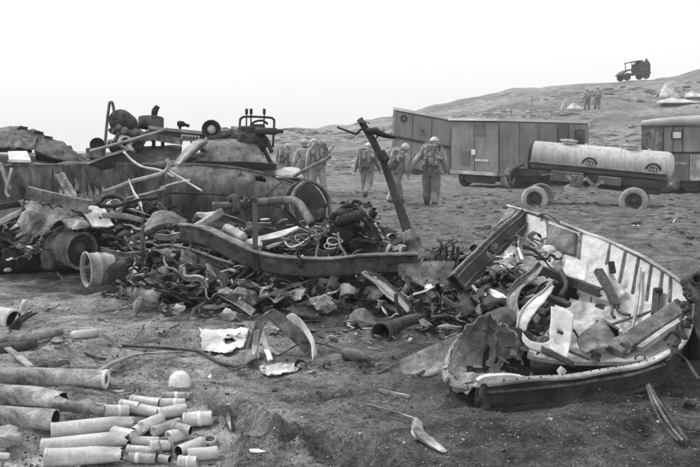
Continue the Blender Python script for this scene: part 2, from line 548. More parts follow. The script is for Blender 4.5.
    def beam(s, pts, prof, up=(0, 0, 1), n=None, amp=0, seed=0, mi=0, twist=0, jag=0):
        """Bar with cross-section prof [(x, y)] (y along up) swept along pts."""
        pts = cr(pts, n) if n else [Vector(p) for p in pts]
        k = len(prof)
        vs = []
        for i, p in enumerate(pts):
            t = pts[min(i + 1, len(pts) - 1)] - pts[max(i - 1, 0)]
            x, y, z = basis(t, up)
            if twist:
                a = twist * i / (len(pts) - 1)
                x, y = x * math.cos(a) + y * math.sin(a), y * math.cos(a) - x * math.sin(a)
            for q, (a, b) in enumerate(prof):
                w = p + x * a + y * b
                if amp:
                    w = w + Vector((N3(w * 3 + V(seed, 0, 0)), N3(w * 3 + V(0, seed, 5)), N3(w * 3 + V(9, 0, seed)))) * amp
                if jag and i in (0, len(pts) - 1):
                    w = w + z * jag * (N3((q * 1.7, seed, i)) * 1.5)
                vs.append(w)
        fs = []
        for i in range(len(pts) - 1):
            for j in range(k):
                fs.append((i * k + j, i * k + (j + 1) % k, (i + 1) * k + (j + 1) % k, (i + 1) * k + j))
        fs += [tuple(reversed(range(k))), tuple((len(pts) - 1) * k + j for j in range(k))]
        return s.add(vs, fs, mi)
    def clod(s, c, r, seed, sq=(1, 1, 1), mi=0, sub=1, rough=.5):
        bm = bmesh.new()
        bmesh.ops.create_icosphere(bm, subdivisions=sub, radius=1)
        c = Vector(c)
        bm.verts.index_update()
        vs = []
        for v in bm.verts:
            k = 1 + rough * N3(v.co * 1.3 + V(seed * 3.1, seed, 0)) + rough * .4 * N3(v.co * 3.1 + V(seed, 0, 2))
            vs.append(c + Vector((v.co.x * sq[0], v.co.y * sq[1], v.co.z * sq[2])) * r * k)
        s.add(vs, [[v.index for v in f.verts] for f in bm.faces], mi, sub >= 3)
        bm.free()
        return s
    def build(s, name, mats, parent=None, origin=None):
        if not isinstance(mats, (list, tuple)):
            mats = [mats]
        if parent is not None:
            og = parent.get('_w') and Vector(parent['_w']) or Vector((0, 0, 0))
        elif origin is not None:
            og = Vector(origin)
        else:
            n = len(s.v)
            og = Vector((sum(p.x for p in s.v) / n, sum(p.y for p in s.v) / n, min(p.z for p in s.v)))
        me = bpy.data.meshes.new(name)
        me.from_pydata([p - og for p in s.v], [], s.f)
        for m in mats:
            me.materials.append(M[m] if isinstance(m, str) else m)
        me.polygons.foreach_set('material_index', s.m)
        me.polygons.foreach_set('use_smooth', s.sm)
        me.validate()
        me.update()
        o = bpy.data.objects.new(name, me)
        COL.objects.link(o)
        o['_w'] = tuple(og)
        if parent is not None:
            o.parent = parent
            # an object parented to a mesh part: its own origin coincides with its parent's
        else:
            o.location = og
        return o

def tag(o, label, cat, group=None):
    o['label'] = label
    o['category'] = cat
    if group:
        o['group'] = group
    return o

def thing(name, label, cat, loc, group=None):
    o = bpy.data.objects.new(name, None)
    COL.objects.link(o)
    o.empty_display_size = .2
    o.location = Vector(loc)
    o['_w'] = tuple(Vector(loc))
    return tag(o, label, cat, group)

def put(mb, name, mats, label, cat, group=None):
    return tag(mb.build(name, mats), label, cat, group)

def ibeam(w, h, t):
    return [(-w / 2, -h / 2), (w / 2, -h / 2), (w / 2, -h / 2 + t), (t / 2, -h / 2 + t), (t / 2, h / 2 - t), (w / 2, h / 2 - t),
            (w / 2, h / 2), (-w / 2, h / 2), (-w / 2, h / 2 - t), (-t / 2, h / 2 - t), (-t / 2, -h / 2 + t), (-w / 2, -h / 2 + t)]
def cbeam(w, h, t):
    return [(-w / 2, -h / 2), (w / 2, -h / 2), (w / 2, -h / 2 + t), (-w / 2 + t, -h / 2 + t), (-w / 2 + t, h / 2 - t), (w / 2, h / 2 - t), (w / 2, h / 2), (-w / 2, h / 2)]
def rect(w, h, b=.0):
    if not b:
        return [(-w / 2, -h / 2), (w / 2, -h / 2), (w / 2, h / 2), (-w / 2, h / 2)]
    return [(-w / 2 + b, -h / 2), (w / 2 - b, -h / 2), (w / 2, -h / 2 + b), (w / 2, h / 2 - b), (w / 2 - b, h / 2), (-w / 2 + b, h / 2), (-w / 2, h / 2 - b), (-w / 2, -h / 2 + b)]

# ------------------------------------------------------------ ground, one sheet out to the horizon
def ground():
    ys = [-120, -60, -30, -15, -8, -4, -2, 0, 1.2, 2.2]
    py = 545.0
    while py > 152:
        d = CAMH / (SP + (py - CY) / FPX * CP)
        ys.append(A(350, py, d).y)
        py -= 1.25 if py > 300 else 1.0
    y = ys[-1]
    while y < 150:
        y += .9 + (y - 40) * .01
        ys.append(y)
    ys += [170, 200, 240, 300]
    NXC = 430
    vs, fs = [], []
    for y in ys:
        w = 3.4 + max(0, y) * .62 if y < 150 else 300
        w = max(w, 60 if y < 0 else 0)
        for j in range(NXC):
            u = j / (NXC - 1) * 2 - 1
            # fine columns in the middle, wide skirts at the sides
            if abs(u) < .93:
                x = u / .93 * w
            else:
                k = (abs(u) - .93) / .07
                x = math.copysign(w + (300 - w) * k * k, u)
            vs.append((x, y, gh(x, y)))
    for i in range(len(ys) - 1):
        for j in range(NXC - 1):
            a = i * NXC + j
            fs.append((a, a + 1, a + 1 + NXC, a + NXC))
    me = bpy.data.meshes.new('ground')
    me.from_pydata(vs, [], fs)
    me.materials.append(M['sand'])
    me.polygons.foreach_set('use_smooth', [True] * len(fs))
    o = bpy.data.objects.new('ground', me)
    COL.objects.link(o)
    o['kind'] = 'structure'
ground()

def sea():
    m = bpy.data.materials.new('sea_water'); m.use_nodes = True
    b = m.node_tree.nodes['Principled BSDF']
    b.inputs['Base Color'].default_value = (.12, .12, .12, 1); b.inputs['Roughness'].default_value = .22
    n = m.node_tree.nodes.new('ShaderNodeTexNoise'); n.inputs['Scale'].default_value = .8; n.inputs['Detail'].default_value = 6
    g = m.node_tree.nodes.new('ShaderNodeNewGeometry'); bp = m.node_tree.nodes.new('ShaderNodeBump'); bp.inputs['Strength'].default_value = .4
    L = m.node_tree.links
    L.new(g.outputs['Position'], n.inputs['Vector']); L.new(n.outputs['Fac'], bp.inputs['Height']); L.new(bp.outputs['Normal'], b.inputs['Normal'])
    M['sea'] = m
    k = MB(); k.add([(-300, 20, -2.6), (-10, 20, -2.6), (-10, 300, -2.6), (-300, 300, -2.6)], [(0, 1, 2, 3)])
    o = k.build('sea', 'sea', origin=(0, 0, 0)); o['kind'] = 'structure'
sea()
# ------------------------------------------------------------ parked trailers and tank
class Box3:
    """A slanted box from its near bottom corner C with edge vectors a (left), b (right), h (up)."""
    def __init__(s, C, a, b, h):
        s.C, s.a, s.b, s.h = Vector(C), Vector(a), Vector(b), Vector(h)
        s.na = s.a.cross(s.h).normalized()
        if s.na.dot(s.b) > 0: s.na = -s.na
        s.nb = s.b.cross(s.h).normalized()
        if s.nb.dot(s.a) > 0: s.nb = -s.nb
    def p(s, u, v, w):
        return s.C + s.a * u + s.b * v + s.h * w
    def fa(s, u, w, out=0):      # face spanned by a and h
        return s.C + s.a * u + s.h * w + s.na * out
    def fb(s, v, w, out=0):      # face spanned by b and h
        return s.C + s.b * v + s.h * w + s.nb * out
def hexa(mb, P, u0, u1, v0, v1, w0, w1, mi=0):
    q = [P(u, v, w) for w in (w0, w1) for (u, v) in ((u0, v0), (u1, v0), (u1, v1), (u0, v1))]
    return mb.add(q, [(0, 1, 2, 3), (7, 6, 5, 4), (0, 4, 5, 1), (1, 5, 6, 2), (2, 6, 7, 3), (3, 7, 4, 0)], mi)
def plates(par, F, name, s0, s1, t0, t1, ns, nt, m, gap=.012, out=.004, th=.03, seed=0, skip=()):
    """Separate panels on a face F(s, t, out)."""
    r = random.Random(seed)
    for i in range(ns):
        for j in range(nt):
            if (i, j) in skip: continue
            a0, a1 = s0 + (s1 - s0) * i / ns + gap / 2, s0 + (s1 - s0) * (i + 1) / ns - gap / 2
            b0, b1 = t0 + (t1 - t0) * j / nt + gap / 2, t0 + (t1 - t0) * (j + 1) / nt - gap / 2
            o = out + r.uniform(0, .012)
            q = [F(a, b, k) for k in (o, o + th) for (a, b) in ((a0, b0), (a1, b0), (a1, b1), (a0, b1))]
            MB().add(q, [(0, 1, 2, 3), (7, 6, 5, 4), (0, 4, 5, 1), (1, 5, 6, 2), (2, 6, 7, 3), (3, 7, 4, 0)]).build(name, m, par)
def slab(par, F, name, s0, s1, t0, t1, m, out=.04, th=.03):
    q = [F(a, b, k) for k in (out, out + th) for (a, b) in ((s0, t0), (s1, t0), (s1, t1), (s0, t1))]
    return MB().add(q, [(0, 1, 2, 3), (7, 6, 5, 4), (0, 4, 5, 1), (1, 5, 6, 2), (2, 6, 7, 3), (3, 7, 4, 0)]).build(name, m, par)
def wheel(par, c, axis, r, w, tm='tire', hm='frame'):
    axis = Vector(axis).normalized()
    a, b = Vector(c) - axis * w / 2, Vector(c) + axis * w / 2
    k = MB().lathe(a, b, [(.1, r * .58), (0, r * .68), (.0, r * .86), (.12, r * .97), (.3, r), (.7, r), (.88, r * .97), (1, r * .86), (1, r * .68), (.9, r * .58)], 26, closed=True)
    t = k.build('wheel', tm, par)
    h = MB().lathe(a, b, [(.12, r * .6), (.2, r * .52), (.45, r * .45), (.45, r * .2), (.1, r * .16), (.1, .001)], 20)
    h.lathe(a, b, [(.88, r * .6), (.8, r * .52), (.55, r * .45), (.55, r * .2), (.9, r * .16), (.9, .001)], 20)
    for q in range(6):
        x, y, z = basis(axis)
        d = x * math.cos(q * math.pi / 3) + y * math.sin(q * math.pi / 3)
        for s in (-1, 1):
            h.lathe(Vector(c) + d * r * .32 + axis * s * w * .05, Vector(c) + d * r * .32 + axis * s * w * .14, [(0, r * .05), (1, r * .05), (1, .001)], 6)
    h.build('hub', hm, t)
    return t

# second trailer, seen on its corner
C = A(499, 174, 28.6)
bx = Box3(C, A(452, 171, 30.0) - C, A(588, 171.5, 31.5) - C, A(499, 121, 28.6) - C)
t = thing('box_trailer', 'boxy van trailer seen on its corner between tilted trailer and tank trailer', 'trailer', G(500, 188), 'van trailers parked below the hill')
hexa(MB(), bx.p, 0, 1, 0, 1, .02, 1).build('body', 'paintd', t)
plates(t, bx.fa, 'panel', 0, .5, .03, .97, 1, 1, 'paint', seed=1)
plates(t, bx.fa, 'panel', .5, 1, .03, .97, 1, 1, 'paint', seed=2)
plates(t, bx.fb, 'panel', .0, .62, .03, .97, 3, 1, 'paint', .008, seed=3)
plates(t, bx.fb, 'panel', .62, 1, .03, .30, 2, 1, 'paint', .008, seed=4)
plates(t, bx.fb, 'panel', .76, 1, .30, .97, 2, 1, 'paint', .008, seed=5)
dr = slab(t, bx.fb, 'door', .635, .735, .1, .9, 'paintd', .012, .03)
slab(t, bx.fb, 'handle', .72, .728, .45, .52, 'pale', .045, .03).parent = dr
wf = slab(t, bx.fb, 'window', .83, .94, .58, .86, 'frame', .05, .03)
slab(t, bx.fb, 'pane', .845, .925, .61, .83, 'glass', .075, .012).parent = wf
slab(t, bx.fa, 'vent', .28, .52, .72, .92, 'paintd', .05, .02)
slab(t, bx.fa, 'hatch', .60, .78, .14, .40, 'paintd', .05, .02)
slab(t, bx.fa, 'stencil_patch', .48, .56, .34, .44, 'white', .052, .004)
for k in range(5):
    slab(t, bx.fa, 'stencil_mark', .20 + k * .06, .245 + k * .06, .22, .26, 'white', .052, .004)
hexa(MB(), bx.p, -.02, 1.02, -.03, 1.01, 1.0, 1.05).build('roof', 'roof', t)
rl = MB(); hexa(rl, bx.p, -.015, 1.0, -.02, -.0, -.04, .03); hexa(rl, bx.p, -.015, -.001, -.02, 1.0, -.04, .03); rl.build('sill', 'pale', t)
ch = MB()
for u in (.12, .8):
    hexa(ch, bx.p, u, u + .08, .02, .98, -.16, -.04)
sk = [bx.fa(.02, -.04), bx.fa(.92, -.04), bx.fa(.7, -.2), bx.fa(.16, -.2)]
ch.poly([p - bx.na * .2 for p in sk], .05)
ch.build('chassis', 'frame', t)
ax = bx.a.normalized()
for (u, v) in ((.06, .12), (.94, .12), (.06, .80), (.94, .80)):
    c = bx.p(u, v, 0); c.z = gh(c.x, c.y) + .42
    wheel(t, c, ax, .42, .26, 'tired' if u > .5 else 'tire')
for v in (.12, .8):
    ax2 = MB()
    a, b = bx.p(.06, v, 0), bx.p(.94, v, 0)
    a.z = gh(a.x, a.y) + .42; b.z = gh(b.x, b.y) + .42
    ax2.tube([a, b], .06)
    ax2.build('axle', 'frame', t)

# first trailer, tilted
C = A(449, 177, 33.0)
b1 = Box3(C, A(392.5, 165, 34.0) - C, A(452, 172.5, 38.0) - C, A(452, 120.5, 32.6) - C)
t = thing('box_trailer', 'tilted van trailer behind the walking soldiers, split by a horizontal seam', 'trailer', G(425, 181), 'van trailers parked below the hill')
hexa(MB(), b1.p, 0, 1, 0, 1, 0, 1).build('body', 'paintd', t)
plates(t, b1.fa, 'panel', 0, 1, .02, .5, 3, 1, 'paint', .014, seed=6)
plates(t, b1.fa, 'panel', 0, 1, .54, .98, 3, 1, 'paint', .014, seed=7)
slab(t, b1.fa, 'rub_rail', -.01, 1.01, .505, .535, 'frame', .02, .06)
rg = MB()
cc = b1.fa(.82, .88, .06); x_, y_, z_ = basis(b1.na)
rg.lathe(cc, cc + b1.na * .05, [(0, .16), (1, .16), (1, .09), (0, .09)], 14, closed=True); rg.build('towing_ring', 'black', t)
hexa(MB(), b1.p, -.02, 1.02, -.02, 1, 1.0, 1.05).build('roof', 'roof', t)
slab(t, b1.fa, 'corner_post', .985, 1.02, 0, 1, 'pale', .0, .06)
slab(t, b1.fa, 'stencil_patch', .42, .54, .64, .76, 'steel', .05, .004)
slab(t, b1.fa, 'bumper', 0, .9, -.12, -.01, 'frame', .0, .08)
for (u, v) in ((.12, .2), (.88, .2), (.12, .8), (.88, .8)):
    c = b1.p(u, v, 0); c.z = gh(c.x, c.y) + .36
    wheel(t, c, b1.a, .40, .25, 'tired')

# third trailer at the right edge
C = A(641, 152.5, 26.4)
b3 = Box3(C, A(643, 152, 31) - C, A(722, 152.5, 26.0) - C, A(641.5, 124, 26.4) - C)
t = thing('box_trailer', 'pale topped van trailer with windowed upper body, half hidden behind the tank trailer', 'trailer', G(690, 198), 'van trailers parked below the hill')
hexa(MB(), b3.p, 0, 1, 0, 1, 0, .93).build('upper_body', 'steel', t)
rf = MB()
rf.loft([[b3.p(-.02, -.015, .93), b3.p(-.02, .3, .94), b3.p(-.02, 1.02, .96)], [b3.p(-.02, .0, 1.05), b3.p(-.02, .3, 1.14), b3.p(-.02, 1.02, 1.28)], [b3.p(.3, .02, 1.14), b3.p(.3, .3, 1.24), b3.p(.3, 1.02, 1.36)], [b3.p(1, .02, 1.1), b3.p(1, .3, 1.2), b3.p(1, 1, 1.3)]], 8, 10, .02, 2, 3, .03)
rf.build('roof', 'roofd', t)
plates(t, b3.fb, 'panel', 0, .27, .02, .92, 1, 1, 'steel', .01, seed=8)
plates(t, b3.fb, 'panel', .27, 1, .02, .9, 3, 1, 'paint', .012, seed=9)
w_ = slab(t, b3.fb, 'window', .37, .50, .45, .75, 'frame', .05, .03)
slab(t, b3.fb, 'pane', .385, .485, .49, .71, 'white', .075, .012).parent = w_
for k in range(3):
    slab(t, b3.fb, 'frame_bar', .27 + k * .12, .278 + k * .12, .0, .92, 'frame', .05, .025)
lo = MB(); hexa(lo, b3.p, .02, .98, .34, 1, -1.02, -.02); lo.build('lower_body', 'paintd', t)
plates(t, b3.fb, 'panel', .345, .60, -.98, -.06, 1, 1, 'paintd', .01, seed=10)
plates(t, b3.fb, 'panel', .60, 1, -.98, -.06, 1, 1, 'pale', .01, seed=11)
for k in range(5):
    slab(t, b3.fb, 'stencil_mark', .40 + k * .035, .425 + k * .035, -.42, -.34, 'pale', .05, .004)
hexa(MB(), b3.p, .05, .95, .2, 1, -1.2, -1.02).build('chassis', 'frame', t)
for (u, v) in ((.05, .66), (.95, .66), (.05, .3), (.95, .3)):
    c = b3.p(u, v, 0); c.z = gh(c.x, c.y) + .44
    wheel(t, c, b3.a, .44, .26, 'tired')

# tank trailer
TA, TB = A(533, 154.5, 22.2), A(666, 166.5, 20.8)
tx = (TB - TA).normalized()
tl = (TB - TA).length
tf = tx.cross(Vector((0, 0, 1))).normalized()
if tf.y > 0: tf = -tf
tu = tf.cross(tx).normalized()
if tu.z < 0: tu = -tu
tr = .405
def TP(s, ang, r=tr):         # ang from straight up towards the camera
    return TA + tx * s + (tu * math.cos(ang) + tf * math.sin(ang)) * r
t = thing('tank_trailer', 'long pale cylindrical tank trailer with two badges and two hatches on dusty tyres', 'tank trailer', G(590, 206))
bl = MB().lathe(TA, TB, [(-.005, .02), (-.005, tr * .97), (0, tr)] + [(k / 12, tr) for k in range(1, 12)] + [(1, tr), (1.02, tr * .96), (1.045, tr * .75), (1.055, tr * .4), (1.06, .01)], 40)
bl.build('barrel', 'tank', t)
MB().lathe(TA, TB, [(-.02, tr * 1.03), (.004, tr * 1.03), (.004, tr * .99), (-.012, tr * .9), (-.012, .01)], 36).build('end_ring', 'frame', t)
for s in (.33, .665, .985):
    MB().lathe(TA, TB, [(s, tr + .001), (s, tr + .007), (s + .006, tr + .007), (s + .006, tr + .001)], 40, closed=True).build('weld_band', 'tank', t)
for s in (.27 * tl, .735 * tl):
    b = TP(s, 0, tr * .97)
    h = MB().lathe(b, b + tu * .07, [(0, .2), (1, .2)], 18).build('hatch', 'tank', t)
    MB().lathe(b + tu * .06, b + tu * .12, [(0, .24), (.5, .26), (1, .25), (1.3, .1), (1.3, .001)], 20).build('lid', 'pale', h)
    b2 = TP(s + .5, .1, tr * .98)
    MB().lathe(b2, b2 + tu * .05, [(0, .04), (1, .04), (1, .001)], 10).build('valve_cap', 'tank', t)
def badge(s0, an0):
    m = MB()
    def bp(x, y, k): return TP(s0 + x, an0 - y / tr, tr + k)
    def strip(pts_in, pts_out, k0=.001, k1=.007):
        n = len(pts_in)
        vs = [bp(x, y, k) for k in (k0, k1) for (x, y) in list(pts_in) + list(pts_out)]
        fs = []
        for i in range(n - 1):
            fs += [(i, i + 1, n + i + 1, n + i), (2 * n + i, 3 * n + i, 3 * n + i + 1, 2 * n + i + 1), (i, 2 * n + i, 2 * n + i + 1, i + 1), (n + i, n + i + 1, 3 * n + i + 1, 3 * n + i)]
        m.add(vs, fs)
    arc = [(math.cos(q), math.sin(q)) for q in [math.pi * k / 14 for k in range(15)]]
    strip([(x * .15, y * .13 - .05) for x, y in arc], [(x * .215, y * .19 - .05) for x, y in arc])
    # worn lettering inside the arch
    for (x0, y0, x1, y1) in ((-.10, -.03, -.07, .04), (-.06, .0, -.03, .06), (-.02, -.04, .012, .05), (.03, -.01, .05, .06), (.065, -.04, .10, .03), (-.11, -.09, -.05, -.065), (-.02, -.10, .05, -.07), (.07, -.09, .11, -.065)):
        strip([(x0, y0), (x1, y0)], [(x0 + .008, y1), (x1 + .004, y1)])
    return m
badge(.455 * tl, 1.72).build('badge', 'ink', t)
badge(.915 * tl, 1.72).build('badge', 'ink', t)
sk = MB()
sk.beam([TP(-.03, 2.15, tr * 1.02), TP(tl + .05, 2.15, tr * 1.02)], rect(.03, .13), up=tu); sk.build('skirt', 'frame', t)
MB().beam([TP(-.03, 2.05, tr * 1.03), TP(tl + .05, 2.05, tr * 1.03)], rect(.03, .025), up=tu).build('skirt_rim', 'pale', t)
fr = MB()
for k in (-.32, .32):
    fr.beam([TA + tx * -.25 - tu * .52 + tf * k, TB + tx * .3 - tu * .5 + tf * k], cbeam(.09, .2, .02))
for s in (.05, .25, .5, .75, .97):
    fr.beam([TA + tx * tl * s - tu * .5 + tf * .32, TA + tx * tl * s - tu * .5 - tf * .32], rect(.08, .14))
fr.build('chassis', 'frame', t)
cr_ = MB(); cr_.box(TA + tx * tl * .5 - tu * .62, (tl * .98, .5, .34), mtx=Matrix((tx, tf, tu)).transposed(), bev=.03); cr_.build('cradle', 'frame', t)
sb = MB(); sb.box(TA + tx * tl * .3 - tu * .53 + tf * .42, (.9, .2, .3), mtx=Matrix((tx, tf, tu)).transposed(), bev=.02)
sb.box(TA + tx * tl * .62 - tu * .53 + tf * .42, (.62, .2, .24), mtx=Matrix((tx, tf, tu)).transposed(), bev=.02)
sb.build('side_locker', 'paintd', t)
br = MB()
o_ = TA + tf * .5
for (a, b, c, d) in ((.30, -.82, .46, -.5), (.30, -.5, .46, -.84), (.44, -.86, .58, -.55), (.46, -.55, .56, -.86)):
    br.beam([o_ + tx * tl * a + tu * b, o_ + tx * tl * c + tu * d], rect(.05, .09))
br.beam([o_ + tx * tl * .29 - tu * .84, o_ + tx * tl * .60 - tu * .84], rect(.06, .08))
br.build('brace', 'pale', t)
MB().box(o_ + tx * tl * .38 - tu * .62, (.36, .1, .34), mtx=Matrix((tx, tf, tu)).transposed(), bev=.02).build('tool_box', 'steel', t)
for s, dz in ((.06, 0), (.80, 0)):
    for k in (.5, -.5):
        c = TA + tx * tl * s + tf * k - tu * .55
        c.z = gh(c.x, c.y) + .16
        wheel(t, c, tf, .39, .24, 'tire')
    q = TA + tx * tl * s - tu * .55
    MB().tube([q + tf * .5, q - tf * .5], .06).build('axle', 'frame', t)
for s in (.19,):
    c = TA + tx * tl * s + tf * .42 - tu * .62
    fd = MB(); fd.loft([[c + tx * -.3 + tu * .05 + tf * .1, c + tu * .12 + tf * .1, c + tx * .25 - tu * .02 + tf * .1], [c + tx * -.3 + tu * .02 - tf * .2, c + tu * .1 - tf * .2, c + tx * .25 - tu * .04 - tf * .2]], 4, 8, .02, 5, 2, .02); fd.build('mudguard', 'pale', t)
ln = MB()
q = TA - tx * .1 - tu * .5
for k in (-.3, .3):
    ln.tube([q + tf * k, q - tx * .45 - tu * .22], .045)
ln.tube([q - tx * .45 - tu * .22, q - tx * .47 - tu * .5], .05)
ln.lathe(q - tx * .6 - tu * .22, q - tx * .6 - tu * .18, [(0, .14), (1, .14), (1, .08), (0, .08)], 14, closed=True)
ln.box(q - tx * .25 - tu * .05, (.4, .5, .25), mtx=Matrix((tx, tf, tu)).transposed(), bev=.03)
ln.build('drawbar', 'frame', t)
ho = MB(); ho.tube([q - tx * .1 + tf * .2 + tu * .2, q - tx * .4 + tf * .3, q - tx * .45 + tf * .25 - tu * .3, q - tx * .3 + tf * .3 - tu * .45], .04, n=14); ho.build('hose', 'tired', t)
tap = MB(); p = TB + tx * .25 - tu * .45 + tf * .3
tap.box(p, (.3, .25, .3), mtx=Matrix((tx, tf, tu)).transposed(), bev=.04); tap.lathe(p + tf * .1, p + tf * .28, [(0, .1), (1, .1), (1, .001)], 12); tap.build('rear_tap', 'steel', t)

# ------------------------------------------------------------ soldiers
DGR = None
def skin_mesh(verts, edges, radii, sub=1):
    me = bpy.data.meshes.new('tmp')
    me.from_pydata(verts, edges, [])
    o = bpy.data.objects.new('tmp', me)
    COL.objects.link(o)
    o.modifiers.new('skin', 'SKIN').use_smooth_shade = True
    sv = me.skin_vertices[0].data
    for i, r in enumerate(radii):
        sv[i].radius = r if isinstance(r, tuple) else (r, r)
    sv[0].use_root = True
    s = o.modifiers.new('sub', 'SUBSURF'); s.levels = sub; s.render_levels = sub
    dg = bpy.context.evaluated_depsgraph_get()
    dg.update()
    m2 = bpy.data.meshes.new_from_object(o.evaluated_get(dg))
    vs = [v.co.copy() for v in m2.vertices]
    fs = [tuple(p.vertices) for p in m2.polygons]
    bpy.data.objects.remove(o)
    bpy.data.meshes.remove(me); bpy.data.meshes.remove(m2)
    return vs, fs

BULK = 1.16
def soldier(px, py, label, S=1.0, yaw=0.0, lean=.15, turn=0.0, legs=((.3, .1), (-.25, .3)), arms=((.2, .15, .3), (-.1, .15, .3)), head=(0, 0), pack=1, uni='uniform', group='soldiers walking away past the wreck', fingers=True, loc=None, roll=0):
    base = loc or G(px, py)
    t = thing('person', label, 'person', base, group)
    Rz = Matrix.Rotation(yaw, 3, 'Z')
    def W(p): return base + Rz @ Vector((p[0] * S * BULK, p[1] * S * 1.05, p[2] * S))
    pel = Vector((0, 0, .93))
    U = Matrix.Rotation(roll, 3, 'Y') @ Matrix.Rotation(-lean, 3, 'X') @ Matrix.Rotation(turn, 3, 'Z')
    def up(x, y, z): return pel + U @ Vector((x, y, z - .93))
    vs, es, rs = [pel], [], [(.185, .15)]
    def add(p, par, r):
        vs.append(Vector(p)); rs.append(r); es.append((par, len(vs) - 1)); return len(vs) - 1
    sp = add(up(0, 0, 1.12), 0, (.18, .14)); cht = add(up(0, 0, 1.32), sp, (.225, .16)); nb = add(up(0, .0, 1.45), cht, (.11, .09))
    nk = add(up(0, .02, 1.52), nb, .06)
    Hd = U @ Matrix.Rotation(head[0], 3, 'Z') @ Matrix.Rotation(-head[1], 3, 'X')
    hc = up(0, .03, 1.60)
    h1 = add(hc, nk, (.075, .085)); h2 = add(hc + Hd @ Vector((0, 0, .08)), h1, (.08, .095)); add(hc + Hd @ Vector((0, 0, .13)), h2, (.06, .07))
    add(hc + Hd @ Vector((0, .105, .02)), h1, .018)             # nose
    hands = []
    for s, (pit, abd, elb) in zip((-1, 1), arms):
        sh = add(up(s * .20, 0, 1.40), cht, .095)
        d = Vector((s * math.sin(abd), math.cos(abd) * math.sin(pit), -math.cos(abd) * math.cos(pit)))
        e = vs[sh] + U @ d * .29
        ei = add(e, sh, .074)
        pit2 = pit + elb
        d2 = Vector((s * math.sin(abd * .6), math.cos(abd * .6) * math.sin(pit2), -math.cos(abd * .6) * math.cos(pit2)))
        w = e + U @ d2 * .25
        wi = add(w, ei, .047)
        hi = add(w + U @ d2 * .08, wi, (.045, .028))
        hands.append((w + U @ d2 * .09, U @ d2, s))
    for s, (sw, kn) in zip((-1, 1), legs):
        hp = add((s * .10, 0, .86), 0, .135)
        d = Vector((s * .03, math.sin(sw), -math.cos(sw)))
        k = vs[hp] + d * .41
        ki = add(k, hp, .108)
        d2 = Vector((0, math.sin(sw - kn), -math.cos(sw - kn)))
        a = k + d2 * .40
        ai = add(a, ki, .082)
        f = add(a + Vector((s * .02, .03, -.045)), ai, .052)
        add(a + Vector((s * .03, .16, -.055)), f, .042)
    mz = min(p.z - (.05) for p in vs)
    for p in vs: p.z -= mz
    dz = -mz
    bv, bf = skin_mesh(vs, es, rs, 2)
    if fingers:
        bv = [p + Vector((N3((p.x * 14, p.y * 14, p.z * 9 + px)), N3((p.x * 14 + 5, p.y * 14, p.z * 9 + px)), 0)) * (.022 if .16 < p.z < 1.38 else .004) for p in bv]
    m = MB()
    wr = [h[0] + Vector((0, 0, dz)) for h in hands]
    m.add([W(p) for p in bv], bf, 0, True)
    hz = hc.copy(); hz.z += dz
    for i, f in enumerate(bf):
        c = sum((bv[q] for q in f), Vector()) / len(f)
        if (c - hz).length < .14 and (c - hz).z > -.09 or any((c - q).length < .075 for q in wr):
            m.m[i] = 1
        elif c.z < .14:
            m.m[i] = 2
        elif c.z < .92 and int(px) % 2:
            m.m[i] = 3
    if fingers:
        for (p, d, s) in hands:
            p = p + Vector((0, 0, dz))
            x, y, z = basis(d, (1, 0, 0))
            for q in range(4):
                a = p + y * 0 + x * (q - 1.5) * .019
                ln = (.062, .075, .072, .056)[q]
                m.tube([W(a), W(a + d * ln * .55 + y * .006), W(a + d * ln + y * .022)], [.0095 * S, .009 * S, .007 * S], 5, mi=1)
            a = p - x * .035 - d * .05
            m.tube([W(a), W(a - x * .03 + d * .03), W(a - x * .03 + d * .06 + y * .01)], [.011 * S, .010 * S, .008 * S], 5, mi=1)
    m.build('body', [uni, 'skin', 'gearw', 'uniform2' if uni == 'uniform' else 'uniform'], t)
    def UP(x, y, z):
        q = up(x, y, z); q.z += dz; return W(q)
    # helmet
    hx = Hd @ Vector((0, 0, 1)); c0 = hc + Vector((0, 0, dz)) + Hd @ Vector((0, 0, .045))
    q0, q1 = W(c0), W(c0 + hx * .15)
    hm = MB().lathe(q0, q1, [(-.12, .148 * S), (0, .14 * S), (.15, .132 * S), (.5, .118 * S), (.8, .088 * S), (1.0, .045 * S), (1.05, .002), (.95, .03 * S), (.5, .105 * S), (0, .125 * S)], 18, closed=True, dent=.05, seed=px)
    h_ = hm.build('helmet', 'helmet', t)
    MB().lathe(q0, q1, [(.1, .134 * S), (.1, .1385 * S), (.24, .1355 * S), (.24, .129 * S)], 18, closed=True).build('helmet_band', 'gearw', h_)
    if pack:
        rot = Matrix(((Rz @ U).col[0], (Rz @ U).col[1], (Rz @ U).col[2])).transposed()
        pk = MB()
        pk.box(UP(0, -.21, 1.30), (.40 * S, .25 * S, .40 * S), mtx=rot, bev=.045 * S)
        pk.box(UP(0, -.29, 1.27), (.28 * S, .13 * S, .26 * S), mtx=rot, bev=.03 * S)
        p_ = pk.build('pack', 'gear', t)
        MB().tube([UP(-.18, -.22, 1.12), UP(-.20, -.22, 1.32), UP(-.14, -.22, 1.47), UP(0, -.22, 1.51), UP(.14, -.22, 1.47), UP(.20, -.22, 1.32), UP(.18, -.22, 1.12)], .08 * S, 8, n=20).build('bedroll', 'gear', p_)
        hs = MB(); hs.box(UP(0, -.235, 1.05), (.38 * S, .24 * S, .24 * S), mtx=rot, bev=.04 * S); hs.build('haversack', 'gear', p_)
        stp = MB()
        for x in (-.08, .08):
            stp.tube([UP(x, -.32, 1.47), UP(x, -.375, 1.3), UP(x, -.37, 1.12), UP(x, -.36, .98)], .014 * S, 5, n=10, flat=.4)
            stp.tube([UP(x * 1.2, -.12, 1.45), UP(x * 1.4, .02, 1.50), UP(x * 1.4, .14, 1.38), UP(x * 1.3, .14, 1.12)], .022 * S, 5, n=10, flat=.4)
        stp.build('strap', 'gearw', p_)
